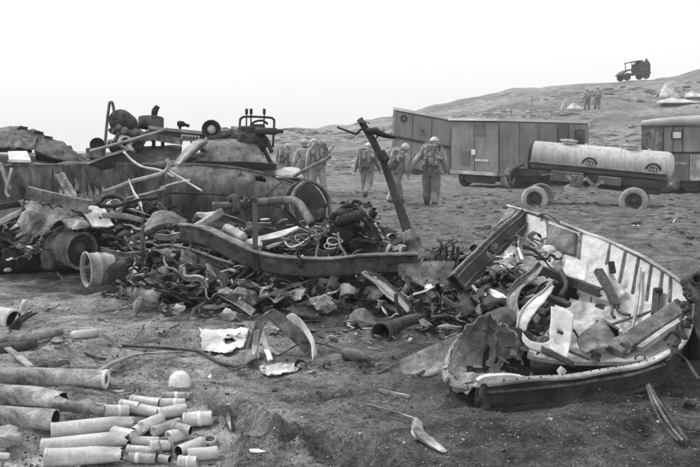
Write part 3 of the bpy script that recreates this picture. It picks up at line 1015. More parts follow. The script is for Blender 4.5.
    bl = MB(); ring = [UP(.175 * math.cos(q), .14 * math.sin(q), .98) for q in [2 * math.pi * k / 16 for k in range(17)]]
    bl.tube(ring, .026 * S, 6, flat=.6); bl.build('belt', 'gearw', t)
    rot = Matrix(((Rz @ U).col[0], (Rz @ U).col[1], (Rz @ U).col[2])).transposed()
    for x in ((-.16, .15) if pack else (.16,)):
        cn = MB(); cn.box(UP(x, -.12, .90), (.13 * S, .11 * S, .2 * S), mtx=rot, bev=.03 * S); cn.lathe(UP(x, -.12, .985), UP(x, -.12, 1.02), [(0, .022 * S), (1, .022 * S), (1, .001)], 8); cn.build('canteen', 'gear', t)
    return t

soldier(431, 206.5, 'soldier with bulky pack striding away nearest to the trailers, left arm swung out', 1.10, yaw=-.25, lean=.22, roll=.05, legs=((.30, .2), (-.22, .12)), arms=((-.1, .6, .3), (.25, .25, .5)), head=(0, -.1))
soldier(396, 204, 'soldier stooping forward under his load just behind the upright gun tube', 1.02, yaw=-.95, lean=.42, legs=((.45, .25), (-.35, .25)), arms=((.3, .2, .5), (.1, .2, .5)), head=(.3, -.3), uni='uniform')
soldier(367, 199, 'soldier walking away alone left of the upright gun tube, pack on his back', .98, yaw=-.35, lean=.14, legs=((.32, .15), (-.42, .5)), arms=((-.15, .3, .2), (.3, .2, .4)), head=(-.2, 0), uni='uniform2')
soldier(318, 194.5, 'soldier with one elbow raised to his neck beside another behind the wrecked hull', 1.05, yaw=.5, lean=.3, legs=((.2, .2), (-.2, .2)), arms=((.1, .2, .4), (1.3, 1.1, 1.9)), head=(.3, .1))
soldier(306, 193, 'soldier bareback in pale shirt left of the one with raised elbow', 1.04, yaw=.4, lean=.15, legs=((.2, .1), (-.2, .2)), arms=((.2, .2, .4), (-.1, .2, .3)), head=(0, 0), pack=0)
soldier(285, 188, 'soldier leftmost of the walking file, partly hidden by the gun mount and hull', .95, yaw=-.7, lean=.2, legs=((.25, .15), (-.25, .25)), arms=((.3, .2, .5), (-.1, .2, .4)), head=(.2, 0))
soldier(587, 110, 'small pale soldier standing on the hillside, farther left of the pair', 1.0, yaw=.4, lean=.1, legs=((.12, 0), (-.1, .05)), pack=0, group='soldiers on the hillside', fingers=False)
soldier(597, 109, 'small pale soldier on the hillside, right of his companion', 1.02, yaw=-.2, lean=.05, legs=((.08, 0), (-.12, .1)), pack=0, group='soldiers on the hillside', fingers=False)

# ------------------------------------------------------------ on the hill
base = A(634, 79, 82.0); base.z = gh(base.x, base.y) - .05
t = thing('open_truck', 'dark open topped truck silhouetted on the hill crest', 'truck', base)
e = Vector((1, .25, .1)).normalized(); sdir = Vector((-.25, 1, 0)).normalized(); uz = e.cross(sdir); uz = uz if uz.z > 0 else -uz
TM = Matrix((e, sdir, uz)).transposed()
def tp(x, y, z): return base + e * x + sdir * y + uz * z
c = MB(); c.box(tp(0, 0, .62), (3.5, 1.2, .28), mtx=TM, bev=.05); c.build('chassis', 'truck', t)
c = MB(); c.loft([[tp(-1.9, -.55, .55), tp(-1.2, -.55, .95), tp(-.45, -.6, 1.0)], [tp(-1.95, 0, .6), tp(-1.2, 0, 1.05), tp(-.45, 0, 1.1)], [tp(-1.9, .55, .55), tp(-1.2, .55, .95), tp(-.45, .6, 1.0)]], 7, 8, .03, 2, 1, .1); c.build('hood', 'truck', t)
c = MB(); c.box(tp(.95, 0, 1.22), (1.55, 1.3, .95), mtx=TM, bev=.1); c.box(tp(1.1, 0, 1.75), (1.1, 1.1, .3), mtx=TM, bev=.08); c.build('body', 'truck', t)
c = MB(); c.loft([[tp(-.75, -.65, 1.83), tp(.3, -.65, 1.95), tp(.75, -.65, 1.9)], [tp(-.75, .65, 1.83), tp(.3, .65, 1.95), tp(.75, .65, 1.9)]], 4, 7, .03, 2, 5, .09); c.build('canopy', 'truck', t)
for x in (-.6, .5):
    for y in (-.58, .58): MB().tube([tp(x, y, .9), tp(x, y, 1.9)], .05, 6).build('post', 'truck', t)
c = MB(); c.box(tp(.15, 0, 1.1), (.35, 1.0, .6), mtx=TM, bev=.08); c.build('seat', 'truck', t)
c = MB(); c.tube([tp(1.35, -.4, 1.6), tp(1.35, -.4, 2.15)], .13, 8); c.build('exhaust', 'truck', t)
for x in (-1.25, 1.1):
    for y in (-.62, .62): wheel(t, tp(x, y, .4), sdir, .42, .25, 'tired')
def tent(px, py, w, h, label, cat, nm, seed, grp=None, d=None):
    b = G(px, py) - V(0, 0, .1); s = w
    m = MB()
    up_ = Vector((0, 0, 1)); r_ = Vector((1, 0, 0)); f_ = Vector((0, 1, 0))
    m.loft([[b - r_ * s * .5 - f_ * s * .3, b - r_ * s * .2 - f_ * s * .4, b + r_ * s * .2 - f_ * s * .4, b + r_ * s * .5 - f_ * s * .3],
            [b - r_ * s * .28 + up_ * h * .6 - f_ * .1, b - r_ * .1 * s + up_ * h * .8 - f_ * .2, b + r_ * .12 * s + up_ * h * .7 - f_ * .2, b + r_ * s * .34 + up_ * h * .4 - f_ * .1],
            [b - r_ * s * .1 + up_ * h * .9, b + up_ * h, b + r_ * s * .1 + up_ * h * .9, b + r_ * s * .2 + up_ * h * .6],
            [b - r_ * s * .45 + f_ * s * .4, b + f_ * s * .5, b + r_ * s * .2 + f_ * s * .5, b + r_ * s * .5 + f_ * s * .4]], 12, 14, .05 * h, 1.2, seed, .05)
    put(m, nm, 'cloth', label, cat, grp)
tent(667, 98, 2.0, 1.35, 'pale cone of canvas heaped high on the upper hillside', 'tent', 'canvas_heap', 1)
tent(676, 103, 4.6, .5, 'long low pale canvas spread below the canvas cone on the hillside', 'tarpaulin', 'tarpaulin', 2)
tent(693, 97, 2.2, .5, 'small pale canvas strip at the hill edge, right of the cone', 'tarpaulin', 'tarpaulin', 3)
tent(574, 109, 1.6, .55, 'low pale canvas bundle at the feet of the hillside soldiers', 'tarpaulin', 'tarpaulin', 4)
tent(563, 110, .6, .6, 'narrow pale bundle standing left of the low canvas bundle', 'bundle', 'canvas_bundle', 5)
for (px, py0, py1, lb) in ((531, 97, 116, 'taller thin pole on the slope above the second trailer'), (511, 108, 116, 'short thin pole on the slope left of the taller pole')):
    b = G(px, py1); k = (A(px, py1, 1) - A(px, py0, 1)).length
    dd = (b - camo.location).dot(Vector((0, CP, -SP)))
    m = MB().tube([b - V(0, 0, .2), b + V(.02, 0, (py1 - py0) / FPX * dd)], [.05, .035], 7); m.box(b + V(.02, 0, (py1 - py0) / FPX * dd), (.12, .12, .08), bev=.02)
    put(m, 'pole', 'wood', lb, 'pole')
m = MB(); b = G(632, 128)
m.clod(b + V(0, 0, .1), .28, 4, (1, .8, .7), sub=2)
put(m, 'boulder', 'stone', 'small white boulder on the slope above the tank trailer', 'boulder')

# scrub and clods over the hill, nobody could count them
sb_ = MB(); rh = random.Random(17)
bm = bmesh.new(); bmesh.ops.create_icosphere(bm, subdivisions=1, radius=1); bm.verts.index_update()
iv = [v.co.copy() for v in bm.verts]; if_ = [[v.index for v in f.verts] for f in bm.faces]; bm.free()
for k in range(5200):
    y = 34 + 54 * rh.random() ** 1.2; x = rh.uniform(-.18 * y, .56 * y)
    if y > 74: continue
    if N3((x * .11, y * .07, 30.0)) < -.12 + .25 * rh.random(): continue
    s = rh.choice((.08, .1, .14, .2, .3)); z = gh(x, y) - s * .15
    j = rh.random() * 9
    sb_.add([(x + v.x * s * 1.5 * (1 + .5 * N3(v * 2 + V(j, 0, 0))), y + v.y * s * (1 + .5 * N3(v * 2 + V(0, j, 0))), z + v.z * s * .55 * (1 + .6 * N3(v * 2 + V(0, 0, j)))) for v in iv], if_, 0 if rh.random() < .6 else 1)
M['scrub'] = mat('hill_scrub', .10, .24, 4, .95, .5, 20)
M['scrubp'] = mat('pale_hill_clods', .2, .38, 4, .95, .5, 20)
o = sb_.build('scrub', ['scrub', 'scrubp'], origin=(0, 0, 0)); o['kind'] = 'stuff'
# ------------------------------------------------------------ left wreck: burnt landing vehicle behind the scrap
D = 11.4
t = thing('landing_vehicle_wreck', 'burnt out landing vehicle hull with curved riveted side, rising behind the scrap pile', 'wrecked vehicle', G(200, 262))
def row(pts, d):
    return [A(x, y, d) for x, y in pts]
# rounded right hull: from the side plate over the deck edge and down the far side
hl = MB()
hl.loft([row([(165, 262), (200, 262), (240, 262), (280, 262), (305, 262), (322, 258)], D),
         row([(165, 192), (200, 192), (240, 195), (278, 203), (302, 212), (320, 222)], D - .25),
         row([(165, 168), (200, 167), (240, 171), (280, 180), (308, 192), (325, 208)], D),
         [A(x, y, D + .12) for x, y in [(165, 165.5), (200, 164.5), (240, 168.5), (280, 177), (309, 190), (326, 206)]],
         [A(x, y, D + 1.6) for x, y in [(165, 158), (200, 158), (240, 161), (275, 167), (300, 178), (316, 192)]],
         [A(x, y, D + 1.9) for x, y in [(165, 230), (200, 230), (240, 230), (275, 230), (300, 230), (314, 230)]]],
        44, 60, .012, 2.6, 11, .02, crease=.004, holes=[(.33, .50, .035, .028), (.12, .78, .10, .06)])
hl.build('hull', 'hull', t)
# left hull wall
wl_ = MB()
wl_.loft([row([(-30, 262), (40, 262), (100, 262), (168, 262)], D - .1), row([(-30, 205), (40, 206), (100, 204), (168, 203)], D + .05),
          row([(-30, 170), (40, 168), (100, 167), (168, 168)], D), [A(x, y, D + .15) for x, y in [(-30, 166), (40, 165), (100, 164), (168, 165)]],
          [A(x, y, D + 1.8) for x, y in [(-30, 160), (40, 159), (100, 158), (168, 158)]], [A(x, y, D + 2) for x, y in [(-30, 230), (40, 230), (100, 230), (168, 230)]]],
         30, 60, .05, 2.4, 3, .02, crease=.02)
wl_.build('hull_wall', 'hull', t)
for k, (pts, r) in enumerate([([(165, 193), (200, 193), (235, 196), (262, 202), (290, 211)], .014), ([(232, 195), (236, 182), (241, 171)], .014), ([(262, 203), (270, 192), (283, 181)], .012),
                 ([(52, 168), (53, 205), (53, 235)], .016), ([(135, 168), (136, 200), (136, 235)], .016), ([(168, 167), (168, 205), (168, 240)], .03), ([(192, 193), (193, 215)], .014), ([(290, 183), (286, 200), (284, 215)], .014), ([(168, 193), (200, 180), (236, 196)], .009), ([(215, 168), (212, 180), (205, 193)], .009), ([(246, 215), (262, 203), (284, 197)], .011)]):
    q = []
    for (x, y) in pts:
        bow = interp(y, [(166, .0), (180, .16), (192, .26), (215, .25), (262, .0)]) + .015 if x > 164 else .09
        q.append(A(x, y, D - bow))
    MB().tube(q, r, 6, n=12).build('weld_seam', 'dark', t)
rv = MB()
r9 = random.Random(5)
for k in range(46):
    x = 168 + k * 3.4
    y = interp(x, [(165, 168), (200, 167), (240, 171), (280, 180), (308, 192), (325, 208)]) + 2.2
    p = A(x, y, D - .03)
    rv.clod(p, .016, k, sub=1, rough=.1)
o = rv.build('rivets', 'steel', t); o['kind'] = 'stuff'
edge = MB().tube(row([(163, 166.5), (200, 165.8), (240, 169.5), (281, 178.5), (309, 191), (327, 207)], D + .02), .035, 8, n=30)
edge.build('deck_edge', 'frame', t)
# superstructure and bent fin
sp_ = MB()
sp_.loft([[A(170, 168, D + .15), A(205, 167, D + .15), A(245, 168, D + .15), A(274, 172, D + .15)],
          [A(184, 152, D + .35), A(210, 153, D + .3), A(245, 155, D + .3), A(266, 160, D + .3)],
          [A(198, 141, D + .6), A(214, 141, D + .55), A(243, 142, D + .55), A(257, 145, D + .55)],
          [A(200, 143, D + 1.5), A(215, 142, D + 1.5), A(243, 143, D + 1.5), A(255, 146, D + 1.5)],
          [A(200, 170, D + 1.6), A(215, 170, D + 1.6), A(243, 170, D + 1.6), A(260, 172, D + 1.6)]], 22, 26, .02, 3, 4, .02, holes=[(.22, .2, .09, .10)])
sp_.build('superstructure', 'steel', t)
MB().loft([[A(171, 168, D), A(182, 154, D + .1), A(193, 141, D + .2)], [A(176, 169, D - .05), A(188, 156, D), A(206, 140, D + .15)], [A(184, 163, D + .25), A(197, 152, D + .3), A(209, 143, D + .35)]], 8, 10, .015, 4, 6, .012, tear=.05).build('bent_fin', 'pale', t)
MB().beam(row([(196, 164), (240, 165), (276, 167)], D + .08), rect(.08, .09), n=12, amp=.02).build('coaming', 'black', t)
MB().loft([[A(276, 178, D - .1), A(288, 178, D), A(304, 179, D + .2)], [A(272, 169, D + .9), A(286, 168, D + 1), A(300, 170, D + 1.2)]], 5, 8, .02, 3, 8, .02, tear=.05).build('fender_plate', 'pale', t)
# idler ring at the right end
c = A(309, 209, D - .35)
axv = Vector((.72, -.66, .18)).normalized()
rw = .43
for k, (o_, q) in enumerate(((-.10, 1.0), (.05, .97))):
    MB().lathe(c + axv * (o_ - .025), c + axv * (o_ + .03), [(0, rw * q * .90), (0, rw * q * .985), (.5, rw * q), (1, rw * q * .985), (1, rw * q * .90)], 44, closed=True, dent=.02).build('idler_hoop', ('burnt', 'steel')[k], t)
MB().lathe(c - axv * .07, c + axv * .03, [(0, rw * .9), (.3, rw * .86), (.5, .14), (.2, .10), (.2, .001)], 30).build('wheel_disc', 'dark', t)
x_, y_, z_ = basis(axv)
for k in range(7):
    a_ = k * .9; d_ = x_ * math.cos(a_) + y_ * math.sin(a_)
    MB().beam([c - axv * .08 + d_ * .1, c - axv * .07 + d_ * rw * .92], rect(.05, .02), up=axv).build('spoke', 'burnt', t)
MB().tube([A(294, 176, D - .1), A(308, 168, D), A(330, 157, D + .3)], .028, 7).build('strut', 'steel', t)
MB().loft([[A(88, 164, D - .15), A(108, 156, D - .1), A(128, 149.5, D)], [A(98, 168, D - .1), A(115, 163, D - .05), A(140, 155, D + .1)], [A(105, 172, D), A(130, 170, D), A(168, 168, D + .1)]], 8, 12, .02, 3, 2, .03).build('bulwark', 'dark', t)
MB().beam([A(87, 163.5, D - .17), A(108, 155.5, D - .12), A(129, 149, D - .02)], rect(.05, .035)).build('bulwark_rim', 'pale', t)
MB().loft([[A(132, 168, D + .3), A(160, 168, D + .3), A(178, 166, D + .3)], [A(140, 150, D + .8), A(160, 148, D + .8), A(182, 149, D + .8)], [A(142, 149, D + 1.6), A(160, 147, D + 1.6), A(180, 148, D + 1.6)]], 8, 10, .05, 3, 9, .02).build('deck_housing', 'burnt', t)
# peeling flakes of paint low on the left hull wall
rp = random.Random(31)
fl = MB()
for k in range(60):
    x, y = rp.uniform(60, 128), 203 - abs(rp.gauss(0, 7))
    c = A(x, y, D - .10); w, h = rp.uniform(.02, .08), rp.uniform(.03, .13)
    fl.loft([[c + V(-w, 0, -h), c + V(w * .6, -.01, -h * .8)], [c + V(-w * .5, -.02, 0), c + V(w, -.01, .1 * h)], [c + V(-w * .2, -.05, h), c + V(w * .2, -.06, h * .8)]], 5, 4, .01, 9, k, .004, tear=.2)
o = fl.build('peeling_flakes', 'pale', t); o['kind'] = 'stuff'

# things on and against the hull
def P(name, m, mats, label, cat, grp=None): return put(m, name, mats, label, cat, grp)
t_c = thing('crumpled_canopy', 'crumpled dark steel canopy sagging over the left hull wall', 'wreckage', A(40, 168, D + .3))
m = MB()
m.loft([[A(-20, 129, D + 1.1), A(6, 125.5, D + 1.1), A(22, 128, D + 1.1), A(39, 134, D + 1.1)], [A(-20, 136, D + .5), A(6, 135, D + .5), A(20, 137, D + .45), A(37, 138, D + .7)], [A(-20, 147.5, D + .1), A(4, 147.5, D + .1), A(20, 147, D + .1), A(34, 149, D + .15)]], 16, 26, .03, 3.5, 13, .015, crease=.05, tear=.03, smooth=False)
m.loft([[A(-20, 147, D + .12), A(4, 147.5, D + .12), A(33, 149.5, D + .15)], [A(-20, 152, D + .3), A(4, 152, D + .3), A(33, 153, D + .3)]], 4, 16, .015, 5, 3, .012, tear=.1)
m.build('roof_sheet', 'hull', t_c)
m = MB()
m.loft([[A(38, 133.5, D + 1), A(60, 141, D + .9), A(76, 152, D + .7), A(93, 162.5, D + .5)], [A(35, 140, D + .7), A(55, 147, D + .5), A(74, 156, D + .4), A(91, 164, D + .35)], [A(34, 150, D + .15), A(50, 156, D + .1), A(70, 162, D + .15), A(88, 165, D + .2)], [A(36, 164, D + .35), A(54, 166, D + .35), A(70, 167, D + .35), A(86, 167, D + .3)]], 16, 24, .03, 3.0, 23, .015, crease=.03, tear=.0, smooth=False)
m.build('folded_sheet', 'dark', t_c)
for k, (x, y) in enumerate(((22, 128), (38, 133), (47, 138), (66, 147), (80, 156))):
    q = A(x, y, D + .9); m = MB(); m.loft([[q + V(-.1, 0, -.02), q + V(.12, 0, -.06)], [q + V(-.03, -.03, .05), q + V(.1, .02, .02)]], 5, 7, .02, 9, k, .006, tear=.4); m.build('torn_flap', 'dark', t_c)
m = MB(); m.poly([A(8, 151.5, D + .1), A(27, 151.5, D + .1), A(31, 160.5, D - .05), A(9, 160, D - .05)], .02)
m.beam([A(8, 161, D - .08), A(31, 161.5, D - .08)], rect(.03, .03))
P('deck_hatch_cover', m, 'bright', 'small bright rectangular cover under the crumpled canopy', 'cover')
m = MB(); m.tube([A(0, 163, D - .2), A(4, 175, D - .2), A(10, 190, D - .2)], .03, 6); m.tube([A(12, 168, D - .2), A(6, 190, D - .25), A(9, 197, D - .25)], .022, 6)
P('bent_rod', m, 'pale', 'bent pale rods leaning on the hull at the left edge', 'rod')
# rails and pipes
m = MB().tube([A(90, 151, D + .3), A(120, 143, D + .3), A(168, 129, D + .5)], .024, 8)
P('hand_rail', m, 'pale', 'long pale rail rising across the engine to the girder', 'rail')
m = MB().tube([A(104, 156, D + .6), A(107, 125, D + .6), A(109, 105, D + .6), A(110.5, 102.5, D + .6), (A(112.5, 104, D + .6)), A(115, 119, D + .6)], .024, 8, n=24)
m.tube([A(110, 122, D + .6), A(118, 122, D + .7)], .03, 8)
P('davit_pole', m, 'steel', 'upright hooked pole, tallest thing left of the engine', 'pole')
m = MB().tube([A(124, 152, D - .1), A(132, 160, D - .15), A(143, 167, D - .2), A(160, 170, D - .2), A(174, 177, D - .2)], .02, 8, n=18)
P('bent_pipe', m, 'bright', 'thin bright bent pipe hanging from the bulwark down the hull', 'pipe')
m = MB().tube([A(167, 159, D - .3), A(169, 165, D - .3), A(164, 172, D - .3), A(150, 177, D - .35), (A(128, 183, D - .5)), A(103, 193, D - .8)], .034, 8, n=26)
P('curved_pipe', m, 'pale', 'curved pale pipe hooking up in front of the hull below the bent fin', 'pipe')
m = MB().tube([A(120, 200, D - 1.4), A(145, 194, D - 1.3), A(166, 188.5, D - 1.2)], .018, 7)
P('thin_rod', m, 'pale', 'straight thin rod lying under the curved pale pipe', 'rod')
m = MB().tube([A(169, 171, D - .3), A(186, 181, D - .35), A(202, 191, D - .4)], .018, 6); m.tube([A(160, 188, D - .35), A(176, 183, D - .35), A(190, 180, D - .35)], .018, 6)
P('loose_cable', m, 'bright', 'thin crossed cables slanting over the curved hull side', 'cable')
# engine
e0 = A(127, 139, D + .9)
t = thing('engine', 'wrecked engine block with round drum end above the bulwark', 'engine', A(127, 158, D + .9))
m = MB(); m.clod(A(124, 146, D + .9), .22, 2, (1.2, 1, .8), sub=3, rough=.6); m.box(A(130, 148, D + .9), (.35, .35, .22), Matrix.Rotation(.3, 3, 'Y'), .04); m.build('crankcase', 'burnt', t)
m = MB().lathe(A(118, 119, D + .6), A(129, 127, D + 1.1), [(0, .01), (0, .15), (.2, .19), (.8, .19), (1, .13), (1.3, .1), (2.2, .08), (2.2, .001)], 20); m.build('drum', 'burnt', t)
m = MB(); m.tube([A(128, 128, D + .9), A(136, 133, D + .9), A(146, 136, D + .9), A(150, 132, D + .9)], .07, 10, n=14); m.build('manifold', 'steel', t)
for (x, y, q) in ((122, 133, .11), (116, 130, .09), (120, 141, .12), (131, 135, .08)):
    m = MB(); m.clod(A(x, y, D + .7), q, x, sub=2, rough=.7); m.lathe(A(x, y, D + .7), A(x + 3, y - 3, D + .5), [(0, q * .5), (1, q * .5), (1, .001)], 10); m.build('fitting', 'steel', t)
m = MB().tube([A(132, 147, D + .4), A(138, 141, D + .4), A(143, 143, D + .4), A(140, 150, D + .35)], .022, 6, n=14); m.build('hose', 'black', t)
m = MB().lathe(A(126, 142, D + .35), A(124, 142.5, D + .55), [(0, .07), (0, .1), (1, .1), (1, .06), (0, .07)], 16); m.tube([A(128, 145, D + .4), A(133, 152, D + .3)], .035, 7); m.build('pulley', 'pale', t)
# drum tank with stub
m = MB().lathe(A(151, 128.5, D + 1.2), A(151, 117, D + 1.2), [(0, .20), (.1, .21), (.9, .21), (1, .19), (1, .001)], 22)
t = thing('oil_drum', 'flat dark drum with a stub pipe, right of the engine', 'drum', A(151, 129, D + 1.2)); m.build('shell', 'burnt', t)
m = MB().tube([A(154, 117, D + 1.2), A(155, 111, D + 1.2), A(158, 106, D + 1.2)], [.05, .055, .04], 9, n=8); m.build('stub_pipe', 'black', t)
# girder
t = thing('girder', 'heavy box girder carried on short posts behind the superstructure', 'girder', A(178, 150, D + .9))
m = MB().beam([A(148, 138, D + .8), A(152, 134, D + .8), A(205, 137, D + .9)], rect(.16, .17)); m.build('web', 'paintd', t)
MB().beam([A(150, 127.5, D + .75), A(166, 129.5, D + .75), A(206, 133, D + .85)], rect(.2, .05)).build('flange', 'pale', t)
MB().poly([A(181, 134, D + .70), A(200, 136, D + .74), A(199.5, 142, D + .74), A(180.5, 140.5, D + .70)], .02).build('plate', 'pale', t)
for k in range(5):
    MB().poly([A(183 + k * 3.2, 136 + k * .2, D + .685), A(185.2 + k * 3.2, 136.2 + k * .2, D + .685), A(185 + k * 3.2, 139.5 + k * .2, D + .685), A(183 + k * 3.2, 139.3 + k * .2, D + .685)], .006).build('stencil_mark', 'dark', t)
MB().beam([A(128, 142, D + .6), A(152, 137, D + .6), A(182, 142, D + .6)], rect(.08, .1)).build('lower_web', 'steel', t)
for x in (153.5, 162.5, 192):
    MB().tube([A(x, 139, D + .8), A(x, 152, D + .8)], .03, 6).build('post', 'dark', t)
m = MB(); m.box(A(181, 124, D + 1), (.12, .1, .09), bev=.02); m.tube([A(179, 123, D + 1), A(189, 126, D + 1)], .03, 6); m.tube([A(180, 121, D + 1), A(180, 129, D + 1)], .025, 6)
P('cleat', m, 'black', 'small dark cleat on top of the girder', 'cleat')
m = MB(); m.lathe(A(97, 145, D + .55), A(98, 145, D + .75), [(0, .001), (0, .07), (-.2, .11), (.5, .12), (1, .09), (1, .001)], 18)
m.tube([A(97, 145, D + .7), A(97, 156, D + .7)], .025)
P('instrument_dial', m, 'black', 'small round dark dial on a stalk left of the engine', 'dial')
m = MB(); m.box(A(95, 153, D + .6), (.26, .2, .17), Matrix.Rotation(.2, 3, 'Z'), .02)
P('junction_box', m, 'steel', 'small box below the round dark dial', 'box')
# round lamp housing
t = thing('lamp', 'round dark lamp housing standing on the superstructure left of the gun', 'lamp', A(211, 141, D + .8))
a, b = A(211.5, 129.5, D + .62), A(210.5, 129, D + .9)
MB().lathe(a, b, [(.2, .001), (.2, .075), (.35, .08), (.1, .11), (-.05, .145), (.1, .155), (.5, .15), (1, .08), (1.1, .001)], 28).build('housing', 'burnt', t)
MB().lathe(a - (b - a) * .15, b, [(0, .001), (.0, .04), (.15, .07), (.35, .075)], 18).build('lens', 'pale', t)
m = MB().tube([A(211, 139, D + .8), A(211, 143, D + .8)], .05); m.box(A(211, 142, D + .8), (.3, .14, .05), bev=.01); m.build('foot', 'dark', t)
m = MB()
for k in range(7):
    m.clod(A(216 + k * 3.8, 138 - k * .4 + 2 * math.sin(k * 2.1), D + .9), .07 + .03 * (k % 3), k + 40, sub=2, rough=.8)
m.tube([A(214, 138, D + .7), A(226, 134, D + .8), A(240, 132, D + .9)], .045, 8, n=10)
P('burnt_gear', m, 'steel', 'lumpy burnt gear heaped between the round lamp and the gun', 'gear')
# gun on its mount
t = thing('machine_gun', 'machine gun in a pipe framed mount with tripod legs on the wreck', 'machine gun', A(262, 168, D + .6))
GD = D + .6
MB().tube([A(239.5, 152, GD), A(240, 122, GD), A(241.5, 118, GD), A(246, 116.5, GD), A(268, 117.5, GD), A(273, 119, GD), A(274.5, 123, GD), A(273, 147, GD)], .019, 8, n=44).build('pipe_frame', 'frame', t)
MB().lathe(A(256, 131, GD - .1), A(283, 131.5, GD - .2), [(0, .055), (.75, .055), (.76, .035), (1, .03), (1, .001)], 12).build('barrel', 'frame', t)
m = MB(); m.box(A(252, 131, GD), (.42, .14, .16), bev=.02); m.box(A(246, 134, GD), (.2, .16, .12), bev=.02); m.build('receiver', 'dark', t)
m = MB(); m.clod(A(251, 142, GD), .16, 3, (1.1, .9, 1), sub=3, rough=.6); m.box(A(245, 141, GD), (.22, .25, .25), Matrix.Rotation(.4, 3, 'Y'), .03); m.clod(A(262, 143, GD), .11, 8, sub=2, rough=.7); m.build('cradle', 'dark', t)
m = MB(); m.box(A(258, 126, GD + .05), (.22, .12, .06), bev=.02); m.tube([A(250, 127, GD), A(254, 122, GD), A(262, 120.5, GD), A(268, 124, GD)], .02, 6, n=12); m.build('sight', 'dark', t)
for (a, b) in (((262, 146), (275, 170)), ((258, 146), (266, 166)), ((266, 138), (272, 152))):
    MB().tube([A(*a, GD), A(*b, GD - .1)], .035, 7).build('leg', 'dark', t)
for x in (246.5, 251, 264):
    m = MB().tube([A(x, 127, GD), A(x, 114, GD)], .013, 6); m.tube([A(x, 114, GD), A(x, 109, GD)], .026, 6); m.build('stake', 'dark', t)
# ------------------------------------------------------------ scrap pieces
def scrap(kind, c, s, r, seed):
    """One torn piece of metal of size s about c."""
    m = MB()
    q = Matrix.Rotation(r.uniform(0, 6.28), 3, 'Z') @ Matrix.Rotation(r.uniform(-.9, .9), 3, 'X') @ Matrix.Rotation(r.uniform(-.6, .6), 3, 'Y')
    def L(x, y, z): return c + q @ Vector((x * s, y * s, z * s))
    if kind == 'sheet':
        k = r.uniform(-.5, .5)
        m.loft([[L(-.5, -.4, 0), L(0, -.45, .1 + k * .3), L(.5, -.3, 0)], [L(-.45, 0, .15 * k), L(0, 0, k * .5), L(.55, .05, .1)], [L(-.4, .4, k * .8), L(.1, .45, .2 * k), L(.4, .4, k)]], 8, 9, s * .10, 2.6 / s, seed, .005, tear=.5, crease=s * .06, smooth=False)
    elif kind == 'shard':
        k = r.uniform(-.4, .4); w = r.uniform(.12, .32)
        m.loft([[L(-.9, -w * .2, 0), L(-.2, -w, k * .3), L(.5, -w * .7, .1), L(1.0, -w * .1, k)], [L(-.9, w * .1, .05), L(-.1, w * .1, k * .3 + w * .7), L(.4, w * .1, .1 + w * .5), L(1.0, 0, k)], [L(-.8, w * .5, 0), L(-.2, w * 1.1, k * .25), L(.5, w * .5, .08), L(1.0, w * .1, k)]], 4, 9, s * .05, 3 / s, seed, .004, tear=.3, smooth=False)
    elif kind == 'strip':
        k = r.uniform(-.5, .5)
        m.loft([[L(-.9, -.08, 0), L(-.3, -.09, k * .4), L(.3, -.07, .1), L(.9, -.05, k)], [L(-.9, .08, .02), L(-.3, .1, k * .45), L(.3, .09, .14), L(.85, .08, k * 1.1)]], 3, 12, s * .03, 3 / s, seed, .006, tear=.2)
    elif kind == 'rod':
        k = r.uniform(-.4, .4)
        m.tube([L(-1, 0, 0), L(-.3, k * .3, .1), L(.3, -k * .2, k * .5), L(1, k * .5, k)], s * .035 + .004, 6, n=12)
    elif kind == 'angle':
        m.beam([L(-.8, 0, 0), L(-.1, .04, .08), L(.8, -.02, r.uniform(-.2, .3))], [(-.1 * s, -.1 * s), (.1 * s, -.1 * s), (.1 * s, -.075 * s), (-.075 * s, -.075 * s), (-.075 * s, .1 * s), (-.1 * s, .1 * s)], n=7, amp=s * .05, seed=seed, twist=r.uniform(-.8, .8), jag=.05 * s)
    elif kind == 'chunk':
        m.clod(c, s * .45, seed, (1, r.uniform(.6, 1), r.uniform(.4, .9)), sub=2, rough=.9)
        for f in range(len(m.sm)): m.sm[f] = False
    elif kind == 'curl':
        rows = []
        for w in (-.25, .25):
            rows.append([L(.45 * math.cos(a) * (1 - a * .06), w + .05 * a * (w > 0), .45 * math.sin(a) * (1 - a * .06)) for a in [k * .75 for k in range(6)]])
        m.loft(rows, 5, 18, s * .05, 3 / s, seed, .005, tear=.3)
    elif kind == 'ring':
        m.lathe(L(0, -.06, 0), L(0, .06, 0), [(0, s * .3), (0, s * .42), (1, s * .42), (1, s * .3)], 16, closed=True)
    elif kind == 'plank':
        m.beam([L(-1, 0, 0), L(0, .02, .02), L(1, 0, .05)], rect(.16 * s, .05 * s), n=5, amp=s * .03, seed=seed, jag=.06 * s)
    return m
def pile_depth(y):
    return interp(y, [(205, 10.2), (230, 9.3), (262, 8.5), (285, 8.15), (320, 7.75), (345, 6.9)])
rs = random.Random(77)
MATS = ['burnt', 'burnt', 'dark', 'dark', 'steel', 'steel', 'pale', 'bright', 'black', 'black', 'black', 'dark']

